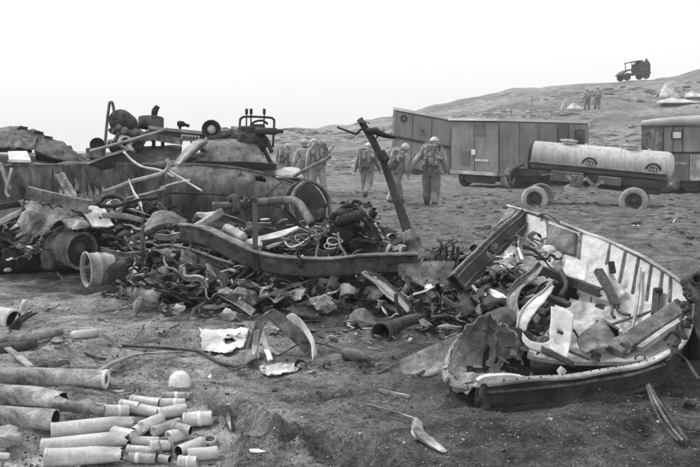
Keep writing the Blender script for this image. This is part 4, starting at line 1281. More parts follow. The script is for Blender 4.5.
# dark uncountable filling of the wreckage
fill = {}
def fill_piece(x, y, d, s, kinds=('sheet', 'shard', 'shard', 'shard', 'strip', 'rod', 'rod', 'angle', 'curl', 'sheet'), mats=MATS):
    m = rs.choice(mats)
    mb = fill.setdefault(m, MB())
    p = scrap(rs.choice(kinds), A(x, y, d), s, rs, rs.random() * 90)
    o = len(mb.v)
    mb.v += p.v; mb.f += [tuple(i + o for i in f) for f in p.f]; mb.m += p.m; mb.sm += p.sm
def pile_top(x):
    return interp(x, [(120, 226), (150, 222), (190, 228), (240, 222), (300, 215), (340, 216), (375, 222), (400, 246), (450, 252), (470, 270)])
def pile_base(x):
    return interp(x, [(120, 286), (160, 292), (200, 306), (260, 312), (330, 320), (380, 328), (430, 326), (470, 320)])
for k in range(640):
    x = rs.uniform(125, 465)
    y0, y1 = pile_top(x), pile_base(x)
    f = rs.random() ** .8
    y = y0 + (y1 - y0) * f
    fill_piece(x, y, pile_depth(y) + rs.uniform(.1, .7), rs.uniform(.05, .2) if y < 278 else rs.uniform(.09, .28), *((('sheet', 'shard', 'shard', 'shard', 'strip', 'rod', 'rod', 'angle', 'curl', 'sheet'),) if y < 278 else (('angle', 'plank', 'sheet', 'strip', 'angle', 'curl', 'rod'),)), mats=MATS if y < 275 else ['burnt', 'dark', 'dark', 'black', 'black', 'steel'])
for k in range(330):          # left part under the draped sheets
    x, y = rs.uniform(-10, 180), rs.uniform(205, 262)
    fill_piece(x, y, 10.6 - (y - 205) / 57 * .6 + rs.uniform(0, .4), rs.uniform(.08, .28))
for k in range(110):          # scraps thinning out over the sand in front
    x = rs.uniform(100, 470); y = pile_base(x) + abs(rs.gauss(0, 13)) + 2
    p = G(x, y, .01)
    d = (p - camo.location).dot(Vector((0, CP, -SP)))
    fill_piece(x, y - 1, d, rs.uniform(.02, .09), mats=['burnt', 'steel', 'pale', 'dark', 'stone'])
for k in range(260):
    x = rs.uniform(-10, 700); y = rs.uniform(300, 460)
    if rs.random() < .4: y = rs.uniform(300, 380); x = rs.uniform(-5, 380)
    p = G(x, y, .004)
    d = (p - camo.location).dot(Vector((0, CP, -SP)))
    fill_piece(x, y, d, rs.uniform(.008, .035), ('chunk', 'sheet', 'strip', 'chunk'), ['burnt', 'steel', 'pale', 'dark', 'stone', 'stone'])
for k in range(260):          # between the wreck and the boat
    x = rs.uniform(425, 535); y = rs.uniform(248, 345)
    if x > 490 and y < 262: continue
    if y > 300 and x > 500: continue
    d = interp(y, [(248, 8.6), (262, 8.25), (300, 7.5), (345, 6.75)])
    fill_piece(x, y, d + rs.uniform(0, .3), rs.uniform(.06, .22), mats=MATS)
for k in range(70):          # spilling forward at centre left
    x = rs.uniform(118, 270); y = rs.gauss(298, 7)
    p = G(x, max(y, 286), .05); d = (p - camo.location).dot(Vector((0, CP, -SP)))
    fill_piece(x, max(y, 286) - 3, d, rs.uniform(.07, .24), mats=['burnt', 'steel', 'pale', 'dark', 'stone'])
for k in range(70):           # over the sooty engine
    x, y = rs.uniform(328, 384), rs.uniform(206, 246)
    fill_piece(x, max(y, 206 + abs(x - 350) * .9), 8.85 + rs.uniform(-.1, .3), rs.uniform(.06, .17), ('shard', 'angle', 'curl', 'rod', 'strip'), ['black', 'dark', 'black', 'burnt', 'steel'])
for k in range(150):          # thin torn slivers lying uppermost
    x = rs.uniform(130, 470); y = pile_top(x) + 4 + (pile_base(x) - pile_top(x)) * rs.random() * .85
    fill_piece(x, y, pile_depth(y) - rs.uniform(.0, .12), rs.uniform(.05, .16), ('shard', 'shard', 'rod', 'strip'), ['pale', 'steel', 'burnt', 'bright', 'dark'])
# a solid dark mass under it so nothing hovers
core = fill.setdefault('black', MB())
for k in range(16):
    x, y = rs.uniform(440, 500), rs.uniform(275, 325)
    core.clod(A(x, y, interp(y, [(262, 8.6), (325, 7.4)]) + .2), rs.uniform(.12, .2), k + 600, (1.2, 1, .7), sub=3, rough=1.0)
for k in range(120):
    x = rs.uniform(135, 460); y0, y1 = pile_top(x) + 14, pile_base(x) - 4
    y = y0 + (y1 - y0) * rs.random()
    core.clod(A(x, y, pile_depth(y) + rs.uniform(.55, .95)), rs.uniform(.12, .24), k, (1.2, 1, .8), sub=3, rough=1.0)
for k in range(50):
    x, y = rs.uniform(-10, 170), rs.uniform(215, 262)
    core.clod(A(x, y, 10.75 - (y - 215) / 50 * .35 + rs.uniform(.0, .3)), rs.uniform(.15, .3), k + 300, (1.2, 1, .8), sub=3, rough=1.0)
for m_, b_ in fill.items():
    o = b_.build('wreckage_debris', m_, origin=(0, 0, 0)); o['kind'] = 'stuff'
    o['label'] = 'burnt metal fragments heaped through the wreckage and strewn over the sand'

# individually built scraps that show on top
KW = {'shard': 'shard', 'sheet': 'torn sheet', 'strip': 'bent strip', 'curl': 'curled strip', 'rod': 'bent rod', 'ring': 'ring', 'angle': 'twisted angle bar', 'chunk': 'lump', 'plank': 'flat bar'}
TW = {'pale': 'pale', 'steel': 'grey', 'bright': 'bright', 'burnt': 'burnt', 'dark': 'dark', 'black': 'sooty', 'stone': 'dusty'}
ORD = ['', 'second', 'third', 'fourth', 'fifth', 'sixth', 'seventh', 'eighth']
NUM = ['', 'one', 'two', 'three', 'four', 'five', 'six', 'seven', 'eight']
def scraps(n, region, smin, smax, kinds, mats, places, group, dd=0.0, seed=1):
    """Separate scraps in a region; each label tells tone, shape and place, and the order from the left among look-alikes."""
    r = random.Random(seed)
    made = {}
    for k in range(n):
        x = r.uniform(region[0], region[1]); y = r.uniform(region[2], region[3])
        kd, mm = r.choice(kinds), r.choice(mats)
        m = scrap(kd, A(x, y, pile_depth(y) + dd), r.uniform(smin, smax), r, r.random() * 50)
        o = m.build('metal_scrap', mm)
        pl = places[min(len(places) - 1, int((x - region[0]) / (region[1] - region[0]) * len(places)))]
        made.setdefault(TW[mm] + ' ' + KW[kd] + ' ' + pl, []).append((x, o))
    for lb, l in made.items():
        l.sort(key=lambda q: q[0])
        for k, (x, o) in enumerate(l):
            e = '' if len(l) == 1 else (', leftmost of ' if k == 0 else ', rightmost of ' if k == len(l) - 1 else ', ' + ORD[k] + ' from left of ') + NUM[len(l)]
            tag(o, lb + e, 'scrap', group)
scraps(26, (235, 345, 226, 258), .10, .24, ('rod', 'strip', 'curl', 'ring'), ('pale', 'steel', 'bright', 'burnt'), ('behind the front rail by the gusset', 'behind the front rail below the exhaust bend', 'behind the front rail by the wire coils'), 'scraps behind the chassis rail', .15, 3)
scraps(34, (235, 400, 280, 312), .12, .28, ('sheet', 'strip', 'angle', 'curl'), ('steel', 'burnt', 'dark', 'pale'), ('below the left end of the front rail', 'below the middle of the front rail', 'below the right end of the front rail'), 'scraps under the chassis rail', .0, 4)
scraps(22, (120, 190, 214, 250), .10, .24, ('sheet', 'strip', 'curl'), ('steel', 'pale', 'burnt'), ('heaped right of the torn canvas', 'heaped left of the diagonal brace'), 'ragged scraps left of the chassis', .9, 5)
scraps(20, (330, 378, 205, 246), .12, .26, ('angle', 'strip', 'curl', 'sheet'), ('dark', 'black', 'burnt'), ('on the sooty engine remains', 'between engine remains and gun tube'), 'sooty scraps by the gun tube', -.1, 6)
scraps(14, (165, 330, 284, 316), .14, .30, ('chunk', 'sheet', 'angle'), ('steel', 'pale', 'burnt', 'stone'), ('beside the broken blocks', 'at the wreck foot behind the folded strap'), 'scraps at the foot of the wreck', -.1, 7)

scraps(20, (122, 240, 214, 284), .26, .46, ('sheet', 'shard', 'curl'), ('burnt', 'steel', 'dark', 'pale', 'steel'), ('large, right of the bare rim', 'large, left of the chassis rail'), 'large torn sheets left of the chassis', .15, 11)
scraps(12, (240, 400, 284, 310), .24, .40, ('sheet', 'shard', 'angle'), ('burnt', 'dark', 'steel'), ('large, under the left half of the front rail', 'large, under the right half of the front rail'), 'large torn sheets under the chassis rail', .1, 12)
scraps(16, (422, 490, 252, 318), .22, .42, ('sheet', 'shard', 'angle', 'curl'), ('burnt', 'dark', 'steel', 'pale'), ('large, at the end plate', 'large, below the leaning beam'), 'large torn sheets before the boat', -.1, 13)
scraps(10, (-5, 60, 202, 250), .25, .45, ('sheet', 'shard', 'strip'), ('steel', 'burnt', 'dark', 'pale'), ('large, at the left edge of the wreckage', 'large, behind the torn canvas'), 'large torn sheets at far left', .5, 14)

# ------------------------------------------------------------ chassis in the middle
t = thing('chassis_wreck', 'burnt vehicle chassis with a long curved front rail in the middle of the wreckage', 'chassis', A(300, 300, 8.2))
def pts(l): return [A(*p) for p in l]
rail = pts([(182, 232, 8.75), (205, 237, 8.6), (228, 247, 8.45), (255, 260, 8.3), (285, 266, 8.2), (320, 267.5, 8.15), (360, 265, 8.15), (400, 263, 8.15), (418, 263, 8.12)])
MB().beam(rail, rect(.09, .20, .02), n=34, amp=.012, seed=3).build('front_rail', 'burnt', t)
top = [p + V(0, -.01, .105) for p in rail]
MB().beam(top, rect(.15, .016), n=34, amp=.014, seed=3).build('top_flange', 'steel', t)
r_ = random.Random(8)
rv = MB()
for k in range(26):
    i = k / 26 * 7.9; p = rail[int(i)].lerp(rail[int(i) + 1], i % 1)
    rv.clod(p + V(0, -.055, r_.uniform(-.07, .07)), .011, k, sub=1, rough=.2)
o = rv.build('rivets', 'dark', t); o['kind'] = 'stuff'
MB().poly(pts([(397, 262.5, 8.15), (455, 262, 8.05), (448, 291, 7.9), (425, 288, 7.95), (399, 276, 8.1)]), .05).build('end_plate', 'steel', t)
MB().beam(pts([(312, 227, 9.3), (360, 237, 9.1), (412, 248, 8.9), (455, 252, 8.8)]), rect(.06, .05), n=14, amp=.02, seed=5).build('rear_rail', 'pale', t)
MB().poly(pts([(360, 240, 9.1), (412, 250, 8.95), (412, 266, 8.9), (360, 262, 9.0)]), .03).build('inner_panel', 'dark', t)
MB().poly(pts([(238, 243, 8.6), (298, 227, 8.95), (301, 236, 8.85), (268, 248, 8.5)]), .03).build('gusset', 'bright', t)
MB().beam(pts([(186, 232, 8.9), (203, 223, 9.0), (222, 211, 9.1)]), rect(.07, .09, .012), n=10, amp=.015).build('diagonal_brace', 'pale', t)
MB().beam(pts([(155, 236, 9.1), (170, 238, 9.0), (190, 234, 8.8)]), rect(.04, .07), n=12, amp=.03, jag=.05).build('side_rail', 'steel', t)
MB().beam(pts([(254, 197, 9.2), (255, 225, 8.7), (255.5, 248, 8.3), (256, 272, 8.2)]), rect(.06, .05), n=10, amp=.015).build('strut', 'black', t)
MB().poly(pts([(246, 231, 8.8), (287, 229, 8.95), (287, 234, 8.95), (246, 236, 8.8)]), .03).build('cross_member', 'dark', t)
MB().beam(pts([(262, 245, 8.5), (285, 240, 8.7), (302, 231, 8.9)]), cbeam(.05, .10, .012), n=6).build('cross_member', 'burnt', t)
MB().loft([[A(140, 262, 8.9), A(165, 246, 8.9), A(195, 250, 8.7), A(232, 262, 8.4)], [A(150, 278, 8.7), A(175, 268, 8.6), A(200, 270, 8.5), A(232, 280, 8.3)], [A(160, 288, 8.7), A(180, 286, 8.6), A(205, 290, 8.4), A(228, 292, 8.3)]], 12, 18, .05, 3, 4, .012, tear=.12).build('belly_plate', 'dark', t)
MB().tube(pts([(134, 262, 8.85), (150, 250, 8.85), (166, 245, 8.8), (190, 249, 8.65), (215, 258, 8.45), (234, 264, 8.3)]), .018, 6, n=22).build('belly_rim', 'steel', t)
# exhaust pipe with flange above it
t = thing('exhaust_pipe', 'pale cross pipe with a flange ring bent down at its right end above the chassis', 'pipe', A(255, 215, 9.2))
MB().tube(pts([(212, 206, 9.1), (235, 205, 9.15), (262, 202, 9.2), (288, 200, 9.25), (298, 203, 9.2), (305, 213, 9.1), (312, 225, 9.0)]), .05, 12, n=34).build('tube', 'steel', t)
a, b = A(231, 205, 9.08), A(237, 204.5, 9.12)
MB().lathe(a, b, [(0, .06), (0, .125), (.5, .135), (1, .125), (1, .06)], 22, closed=True).build('flange', 'burnt', t)
MB().lathe(A(244, 204, 9.1), A(247, 204, 9.1), [(0, .05), (0, .085), (1, .085), (1, .05)], 18, closed=True).build('collar', 'dark', t)
MB().tube(pts([(250, 201, 9.1), (252, 199, 9.1), (254, 201, 9.08), (254.5, 216, 9.0), (252, 222, 9.0)]), .022, 6, n=14).build('clamp', 'black', t)
m = MB(); m.lathe(A(226, 228, 8.75), A(244, 238, 8.55), [(0, .001), (0, .055), (.1, .06), (.9, .06), (1, .05), (1, .001)], 16)
put(m, 'gas_bottle', 'pale', 'small pale metal bottle lying under the cross pipe', 'bottle')
# cable springs
for k, (lb, cx, cy, rr, ml) in enumerate((('coiled pale wire loop behind the rail, left of the others', 297, 243, .10, 'pale'), ('dark spring coil right of the pale wire loop', 311, 240, .085, 'burnt'), ('bright coil of cable nearest the gun tube', 330, 248, .08, 'bright'))):
    c = A(cx, cy, 8.75); x, y, z = basis((.5, -.5, .6))
    m = MB().tube([c + (x * math.cos(a) * (1.3 + .5 * N3((a * .3, k, 0))) + y * math.sin(a) * (.7 + .5 * N3((a * .3, k, 5)))) * rr + z * (a * .012 + .05 * N3((a * .5, 3, k))) + x * .05 * N3((a * .2, k, 9)) for a in [q * .5 for q in range(30)]], .009, 6)
    put(m, 'wire_coil', ml, lb, 'coil')
for k, (l, lb) in enumerate([([(283, 240, 8.7), (290, 247, 8.5), (300, 244, 8.6), (312, 236, 8.7), (322, 233, 8.8)], 'loose wire looping from the coil to the engine scrap')]):
    put(MB().tube(pts(l), .011, 6, n=18), 'wire', 'bright', lb, 'wire')
for (l, lb) in (([(316, 231, 8.7), (318, 243, 8.6), (316, 256, 8.5), (320, 262, 8.3)], 'upright bent wire standing behind the curved rail'), ([(338, 233, 8.7), (340, 246, 8.5), (346, 256, 8.4), (340, 262, 8.3)], 'thick dark hose drooping onto the curved rail')):
    put(MB().tube(pts(l), .016, 6, n=16), 'hose', 'steel', lb, 'hose')
# sooty engine remains
m = MB()
m.clod(A(349, 228, 8.95), .12, 5, (1.2, 1, .9), sub=3, rough=.9); m.box(A(340, 233, 8.85), (.3, .2, .16), Matrix.Rotation(.5, 3, 'Y'), .03)
for k in range(6): m.lathe(A(338 + k * 4, 226 - k, 8.75), A(340 + k * 4, 216 - k, 8.8), [(0, .02), (.2, .05), (.8, .045), (1, .02), (1, .001)], 10)
m.tube(pts([(330, 222, 9), (338, 212, 9), (346, 206, 9), (356, 207, 9), (364, 214, 8.9), (371, 224, 8.9)]), .03, 8, n=20)
m.tube(pts([(352, 204, 9), (354, 201, 9), (359, 202, 9)]), .022, 7)
m.lathe(A(336, 220, 8.8), A(344, 216, 9.0), [(0, .05), (0, .1), (1, .1), (1, .05)], 14, closed=True)
put(m, 'engine_remains', 'black', 'sooty engine remains heaped left of the leaning gun tube', 'engine')
m = MB(); m.loft([[A(361, 219, 8.8), A(368, 226, 8.8), A(376, 240, 8.75)], [A(366, 216, 8.9), A(374, 226, 8.85), A(383, 241, 8.8)]], 4, 10, .02, 5, 3, .012, tear=.1)
put(m, 'bent_bracket', 'dark', 'dark bent bracket sloping down beside the gun tube', 'bracket')
put(MB().tube(pts([(375, 223, 8.85), (380, 232, 8.8), (384, 239, 8.75)]), .018, 6), 'rod', 'pale', 'short pale rod beside the dark bent bracket', 'rod')
# gun tube
t = thing('gun_tube', 'long dark gun tube standing aslant with torn fittings at its tip', 'gun tube', A(418, 258, 8.55))
tb = pts([(419, 258, 8.45), (411, 238, 8.5), (408, 232, 8.5), (397, 200, 8.55), (384, 163, 8.6), (372, 139, 8.6), (359.5, 119, 8.6)])
MB().tube(tb[1:], [.07, .056, .048, .043, .041, .036], 14).build('barrel', 'dark', t)
MB().lathe(tb[0], tb[2], [(-.1, .10), (.2, .105), (.25, .09), (.6, .088), (.62, .10), (.75, .10), (.78, .085), (1, .082), (1.05, .06)], 18).build('breech_sleeve', 'steel', t)
MB().tube(pts([(380, 152, 8.55), (384, 158, 8.55), (388, 160, 8.52)]), [.055, .06, .03], 8).build('fitting', 'dark', t)
MB().tube(pts([(337, 127, 8.6), (350, 132, 8.6), (356, 134, 8.6), (362, 129, 8.55), (366, 129, 8.55)]), .014, 6, n=14).build('wire', 'dark', t)
MB().tube(pts([(366, 131, 8.5), (375, 131, 8.5), (384, 135, 8.48), (395, 138, 8.45)]), [.03, .04, .03, .016], 8, n=10).build('cross_arm', 'black', t)
for k, (x, y, s) in enumerate(((358, 123, .06), (367, 122, .05), (381, 132, .05), (389, 136, .06), (377, 136, .05))):
    scrap('sheet', A(x, y, 8.55), s * 1.8, random.Random(k), k).build('shred', 'dark' if k > 1 else 'steel', t)
m = MB()
for (x, y) in ((402, 250), (412, 255), (420, 252)): m.clod(A(x, y, 8.55), .1, x, (1.3, 1, .6), sub=3, rough=.6)
put(m, 'gun_cradle', 'steel', 'lumpy corroded cradle at the foot of the gun tube', 'gun cradle')
for (l, lb) in (([(400, 258, 8.2), (401, 249, 8.25), (404, 246.5, 8.25), (406, 247, 8.25)], 'pale hooked rod before the gun tube foot'), ([(386, 256, 8.3), (388, 249, 8.3), (390, 245, 8.35)], 'short upright pipe left of the pale hooked rod')):
    put(MB().tube(pts(l), .022 if 'pipe' in lb else .016, 7, n=10), 'hook', 'pale', lb, 'hook')
for (x, lb) in ((441, 'dark bent clip nearer the gun tube'), (453, 'dark bent clip nearer the leaning beam')):
    m = MB(); m.loft([[A(x - 5, 240, 8.3), A(x - 1, 246, 8.2), A(x - 3, 257, 8.15), A(x + 4, 258, 8.1), A(x + 4, 247, 8.15)], [A(x - 3, 240, 8.5), A(x + 1, 246, 8.4), A(x - 1, 257, 8.35), A(x + 6, 258, 8.3), A(x + 7, 246, 8.35)]], 4, 16, .008, 6, x, .014)
    put(m, 'clip', 'black', lb, 'clip')
# leaf springs
t = thing('leaf_spring', 'bundle of leaf springs sloping down below the end plate', 'leaf spring', A(395, 315, 7.7))
for k in range(6):
    o = k * 3.0
    MB().beam(pts([(363 + o * .9, 272 + o * .2, 7.95), (388 + o, 290 + o * .6, 7.8), (410 + o * 1.2, 311 + o * 1.1, 7.62)]), rect(.07, .02), n=8, up=(.3, -.5, .8), amp=.006, seed=k).build('leaf', ('pale', 'dark', 'steel', 'dark', 'burnt', 'dark')[k], t)
for (x, y) in ((398, 303), (413, 313)):
    MB().tube(pts([(x - 2, y - 9, 7.6), (x - 1, y + 2, 7.55), (x + 5, y + 14, 7.55)]), .02, 6).build('clamp', 'black', t)
for (l, lb, m_) in (([(372, 276, 7.9), (378, 287, 7.8), (392, 301, 7.65), (402, 302, 7.7)], 'torn pale plate hanging beside the leaf springs', 'pale'), ([(318, 305, 7.9), (325, 290, 8.0), (331, 275, 8.1), (336, 268, 8.1)], 'upright grey strap propping the front rail', 'steel')):
    P_ = pts(l); m = MB(); m.loft([P_, [p + V(.10, .05, -.03) for p in P_]], 4, 14, .03, 4, len(lb), .01, tear=.12)
    put(m, 'metal_strap', m_, lb, 'strap')
m = MB(); m.loft([pts([(286, 310, 7.85), (300, 303, 7.9), (318, 305, 7.9)]), pts([(284, 318, 7.7), (302, 316, 7.7), (322, 318, 7.75)])], 6, 10, .04, 4, 5, .012, tear=.15)
put(m, 'curved_plate', 'burnt', 'low curved burnt plate half buried below the front rail', 'plate')
m = MB(); m.loft([pts([(344, 318, 7.6), (355, 309, 7.7), (372, 312, 7.7)]), pts([(338, 324, 7.5), (356, 322, 7.5), (380, 324, 7.55)])], 6, 10, .05, 4, 15, .012, tear=.15)
put(m, 'curved_plate', 'steel', 'round topped grey plate at the sand edge below the leaf springs', 'plate')
# nozzle and curved strip at the right foot of the pile
t = thing('pipe_nozzle', 'short open mouthed pipe nozzle lying at the foot of the leaf springs', 'nozzle', A(392, 340, 7.1))
a, b = A(381, 333, 6.95), A(398, 325, 7.35)
MB().lathe(a, b, [(.05, .085), (-.02, .085), (-.02, .10), (.12, .102), (.16, .09), (.6, .075), (1, .068), (1, .05), (.2, .075)], 22, closed=True).build('mouth', 'burnt', t)
MB().tube([b, A(410, 320, 7.5), A(432, 318, 7.6)], .06, 10).build('stem', 'burnt', t)
m = MB(); m.loft([pts([(397, 331, 7.15), (420, 329, 7.2), (448, 330, 7.2)]), pts([(400, 344, 7.0), (422, 346, 6.95), (447, 347, 6.95)])], 6, 14, .015, 3, 2, .012, tear=.06)
put(m, 'curved_strip', 'burnt', 'dark curved strip of plating standing on edge right of the nozzle', 'plate')
lo_ = [G(376, 374, -.02), G(396, 376, -.03), G(420, 378, -.03), G(447, 374, -.03)]
hi_ = [G(376, 373, .01), A(397, 362, 6.05), A(424, 350, 6.12), A(458, 335, 6.25)]
m = MB(); m.loft([lo_, [a.lerp(b, .5) for a, b in zip(lo_, hi_)], hi_], 8, 16, .010, 3, 6, .012, tear=.02)
put(m, 'triangular_plate', 'steel', 'long triangular plate with a bright upper edge wedged in the sand', 'plate')
# leaning beam
t = thing('steel_beam', 'heavy channel beam leaning up against the boat from the wreckage', 'beam', A(455, 290, 7.3))
bp = pts([(457, 285, 7.15), (490, 251, 7.75), (525, 218, 8.45)])
up_ = Vector((-.55, .25, .8))
MB().beam(bp, [(-y * 1.0, x) for x, y in cbeam(.20, .10, .018)][::-1], up=up_, n=12, amp=.012, seed=4).build('channel', 'dark', t)
xx, yy, zz = basis(bp[-1] - bp[0], up_)
for o_ in (-.05, .06):
    MB().beam([p + yy * o_ - xx * .062 for p in bp], rect(.018, .012), up=up_, n=12, amp=.012, seed=4).build('rib', 'steel', t)
MB().beam([p + yy * .105 for p in bp], rect(.11, .012), up=up_, n=12, amp=.012, seed=4).build('edge_strip', 'steel', t)
for (l, lb, mm) in (([(455, 285, 7.3), (470, 292, 7.2), (480, 300, 7.0)], 'dented plate under the foot of the leaning beam', 'steel'), ([(440, 292, 7.6), (452, 300, 7.5), (468, 306, 7.3)], 'sooty plate right of the end plate', 'dark')):
    P_ = pts(l); m = MB(); m.loft([P_, [p + V(.02, -.08, -.16) for p in P_]], 5, 10, .04, 4, len(lb), .012, tear=.2)
    put(m, 'dented_plate', mm, lb, 'plate')

# long bent rods and frame bars tangled over the heap
rt = random.Random(61)
tang = {}
for k in range(34):
    x = rt.uniform(120, 480); y = pile_top(x) + rt.uniform(6, 60)
    y = min(y, pile_base(x) - 8)
    c = A(x, y, pile_depth(y) - rt.uniform(.0, .15) if x < 430 else interp(y, [(248, 8.4), (345, 6.8)]))
    dv = Vector((rt.uniform(-1, 1), rt.uniform(-.5, .5), rt.uniform(-.35, .6))).normalized(); sv = dv.cross(Vector((0, 0, 1))).normalized()
    Ln = rt.uniform(.3, .75)
    q = [c + dv * Ln * (t - .5) + Vector((N3((k, t * 2, 0)), N3((k, t * 2, 5)), N3((k, t * 2, 9)))) * .09 for t in (0, .2, .4, .6, .8, 1)]
    mm = rt.choice(('dark', 'burnt', 'steel', 'pale', 'burnt'))
    if rt.random() < .55:
        o = MB().tube(q, rt.uniform(.009, .018), 7, n=22).build('bent_rod', mm); w_k = 'long bent rod'
    else:
        o = MB().beam(q, cbeam(rt.uniform(.03, .05), rt.uniform(.04, .08), .008), n=14, amp=.01, seed=k, twist=rt.uniform(-1, 1), jag=.04).build('frame_bar', mm); w_k = 'twisted frame bar'
    pl = 'left of the chassis rail' if x < 215 else 'over the left half of the chassis' if x < 310 else 'over the right half of the chassis' if x < 400 else 'between chassis and boat'
    tang.setdefault(TW[mm] + ' ' + w_k + ' ' + pl, []).append((x, o))
for lb, l in tang.items():
    l.sort(key=lambda q: q[0])
    for k, (x, o) in enumerate(l):
        e = '' if len(l) == 1 else (', leftmost of ' if k == 0 else ', rightmost of ' if k == len(l) - 1 else ', ' + ORD[k] + ' from left of ') + NUM[len(l)]
        tag(o, lb + e, 'rod' if 'rod' in lb else 'bar', 'long rods and bars tangled over the wreckage')

# ------------------------------------------------------------ left part: draped sheets and wheels
DL = 9.75
def P9(l, dd=0): return [A(x, y, DL + dd + (z if z else 0)) for (x, y, z) in [(q + (0,))[:3] for q in l]]
m = MB()
m.loft([P9([(26, 199, .35), (40, 199, .3), (58, 205, .3), (80, 210, .3), (96, 216, .25)]), P9([(24, 206, 0), (36, 207, -.1), (50, 210, -.05), (64, 209, 0), (80, 215, .05)]),
        P9([(22, 222, -.1), (30, 224, -.2), (38, 223, -.05), (47, 226, -.15), (58, 222, -.05)]), P9([(17, 238, -.15), (22, 240, -.25), (30, 236, -.1), (45, 231, -.2), (50, 230, -.1)]),
        P9([(12, 246, -.2), (18, 249, -.3), (26, 246, -.15), (35, 236, -.2), (44, 233, -.2)])], 30, 34, .04, 5, 3, .012, tear=.14, crease=.06, smooth=False)
put(m, 'torn_canvas', 'canvas', 'torn pale canvas draped down over the wheels', 'canvas')
m = MB()
m.loft([P9([(62, 210, .1), (72, 212, .1), (84, 216, .1), (100, 222, .1)]), P9([(62, 220, -.1), (72, 222, -.15), (84, 222, -.1), (100, 226, 0)]), P9([(68, 228, -.15), (74, 230, -.2), (84, 229, -.1), (92, 228, 0)])], 18, 24, .03, 6, 9, .01, tear=.18, crease=.04, smooth=False)
put(m, 'curled_sheet', 'pale', 'curled pale sheet right of the torn canvas', 'sheet')
m = MB()
m.loft([P9([(78, 208, .1), (92, 205, .2), (106, 208, .2)]), P9([(86, 218, -.05), (98, 217, 0), (110, 218, .1)]), P9([(92, 228, -.1), (100, 227, -.1), (116, 226, 0)])], 10, 14, .03, 5, 19, .01, tear=.12, holes=[(.5, .6, .1, .08)])
put(m, 'punctured_sheet', 'bright', 'bright folded sheet with a hole above the front wheel', 'sheet')
m = MB().beam(P9([(28, 192, 0), (58, 199, .05), (90, 206, .05)]), cbeam(.14, .15, .02), n=10, amp=.015, jag=.03)
put(m, 'ribbed_beam', 'steel', 'ribbed grey beam lying on top of the torn canvas', 'beam')
m = MB().beam(P9([(57, 175, .7), (72, 199, .3)]), rect(.07, .03)); m.beam(P9([(62, 173, .7), (76, 197, .3)]), rect(.05, .03))
put(m, 'slanted_bars', 'steel', 'pair of slanted bars leaning on the left hull wall', 'bars')
m = MB().tube(P9([(98, 205, .0), (104, 198, .1), (114, 196, .15), (124, 199, .1), (128, 204, 0)]), .03, 7, n=16); m.tube(P9([(100, 205, -.1), (116, 206, -.05), (140, 200, .1), (158, 198, .1)]), .024, 7, n=12)
put(m, 'bent_tubing', 'black', 'dark bent tubing looped above the bright folded sheet', 'tubing')
for (l, w, mm, lb) in (([(-12, 214, 0), (6, 206, .1), (24, 199, .2)], .09, 'pale', 'pale flat strip reaching in from the left edge'), ([(-12, 224, -.1), (6, 216, 0), (22, 208, .1)], .05, 'bright', 'narrow bright strip below the pale flat strip'), ([(-12, 207, 0), (4, 203, 0), (20, 201, .1)], .05, 'dark', 'dark strip above the pale flat strip'),
                   ([(128, 178, .5), (133, 190, .3), (139, 200, .1), (141, 206, 0)], .06, 'bright', 'bright upright strap below the curved pale pipe'), ([(100, 212, -.1), (128, 214, -.05), (160, 223, .1), (182, 226, .1)], .05, 'pale', 'long pale strip sagging between canvas and chassis')):
    q = P9(l); m = MB(); m.loft([q, [p + V(.01, .02, -w * 1.6) for p in q]], 4, 14, .012, 5, len(lb), .01, tear=.05)
    put(m, 'metal_strip', mm, lb, 'strip')
m = MB(); m.loft([P9([(140, 226, -.4), (155, 212, -.3), (170, 210, -.2), (190, 220, -.2)]), P9([(142, 236, -.5), (158, 226, -.5), (172, 224, -.4), (184, 228, -.4)])], 8, 16, .04, 4, 2, .01, tear=.2)
put(m, 'ragged_plate', 'steel', 'ragged grey plate standing left of the diagonal brace', 'plate')
def drumwheel(px, py, d, ax, r, L, label, mm):
    c = A(px, py, d); ax = Vector(ax).normalized()
    t = thing('wheel', label, 'wheel', c - V(0, 0, r))
    a, b = c - ax * L * .3, c + ax * L * .7
    MB().lathe(a, b, [(.03, r * .86), (0, r * .90), (-.02, r * .98), (.02, r * 1.0), (.05, r * .98), (.09, r * .90), (.30, r * .89), (.33, r * .93), (.37, r * .93), (.40, r * .88), (.68, r * .90), (.71, r * .94), (.75, r * .94), (.78, r * .88), (.92, r * .90), (.96, r * .98), (1, r * .98), (1, r * .84), (.8, r * .80), (.2, r * .80)], 36, closed=True, dent=.035, seed=px).build('rim', mm, t)
    hb = MB().lathe(a, b, [(.10, r * .84), (.22, r * .70), (.24, r * .5), (.12, r * .42), (.12, r * .22), (-.03, r * .18), (-.03, .001)], 28)
    x, y, z = basis(ax)
    h = hb.build('hub', 'burnt', t)
    for k in range(8):
        q = a + ax * L * .16 + (x * math.cos(k * .785) + y * math.sin(k * .785)) * r * .58
        MB().lathe(q, q - ax * .04, [(0, .022), (1, .022), (1, .001)], 7).build('lug', 'dark', h)
    return t
drumwheel(96, 269, 9.35, (.80, .59, -.04), .225, .42, 'pale dented wheel rim lying bare in the sand, the one in front', 'pale')
drumwheel(76, 250, 9.75, (-.86, .50, .05), .25, .42, 'darker wheel half under the torn canvas, behind the bare rim', 'steel')
m = MB(); m.loft([P9([(43, 238, .2), (56, 234, .1), (70, 233, .1)]), P9([(41, 250, .1), (50, 252, -.1), (62, 250, 0)]), P9([(40, 268, 0), (48, 271, -.1), (56, 268, 0)])], 12, 10, .04, 5, 6, .01, tear=.2)
put(m, 'tattered_tyre', 'burnt', 'tattered burnt tyre carcass hanging from the darker wheel', 'tyre')
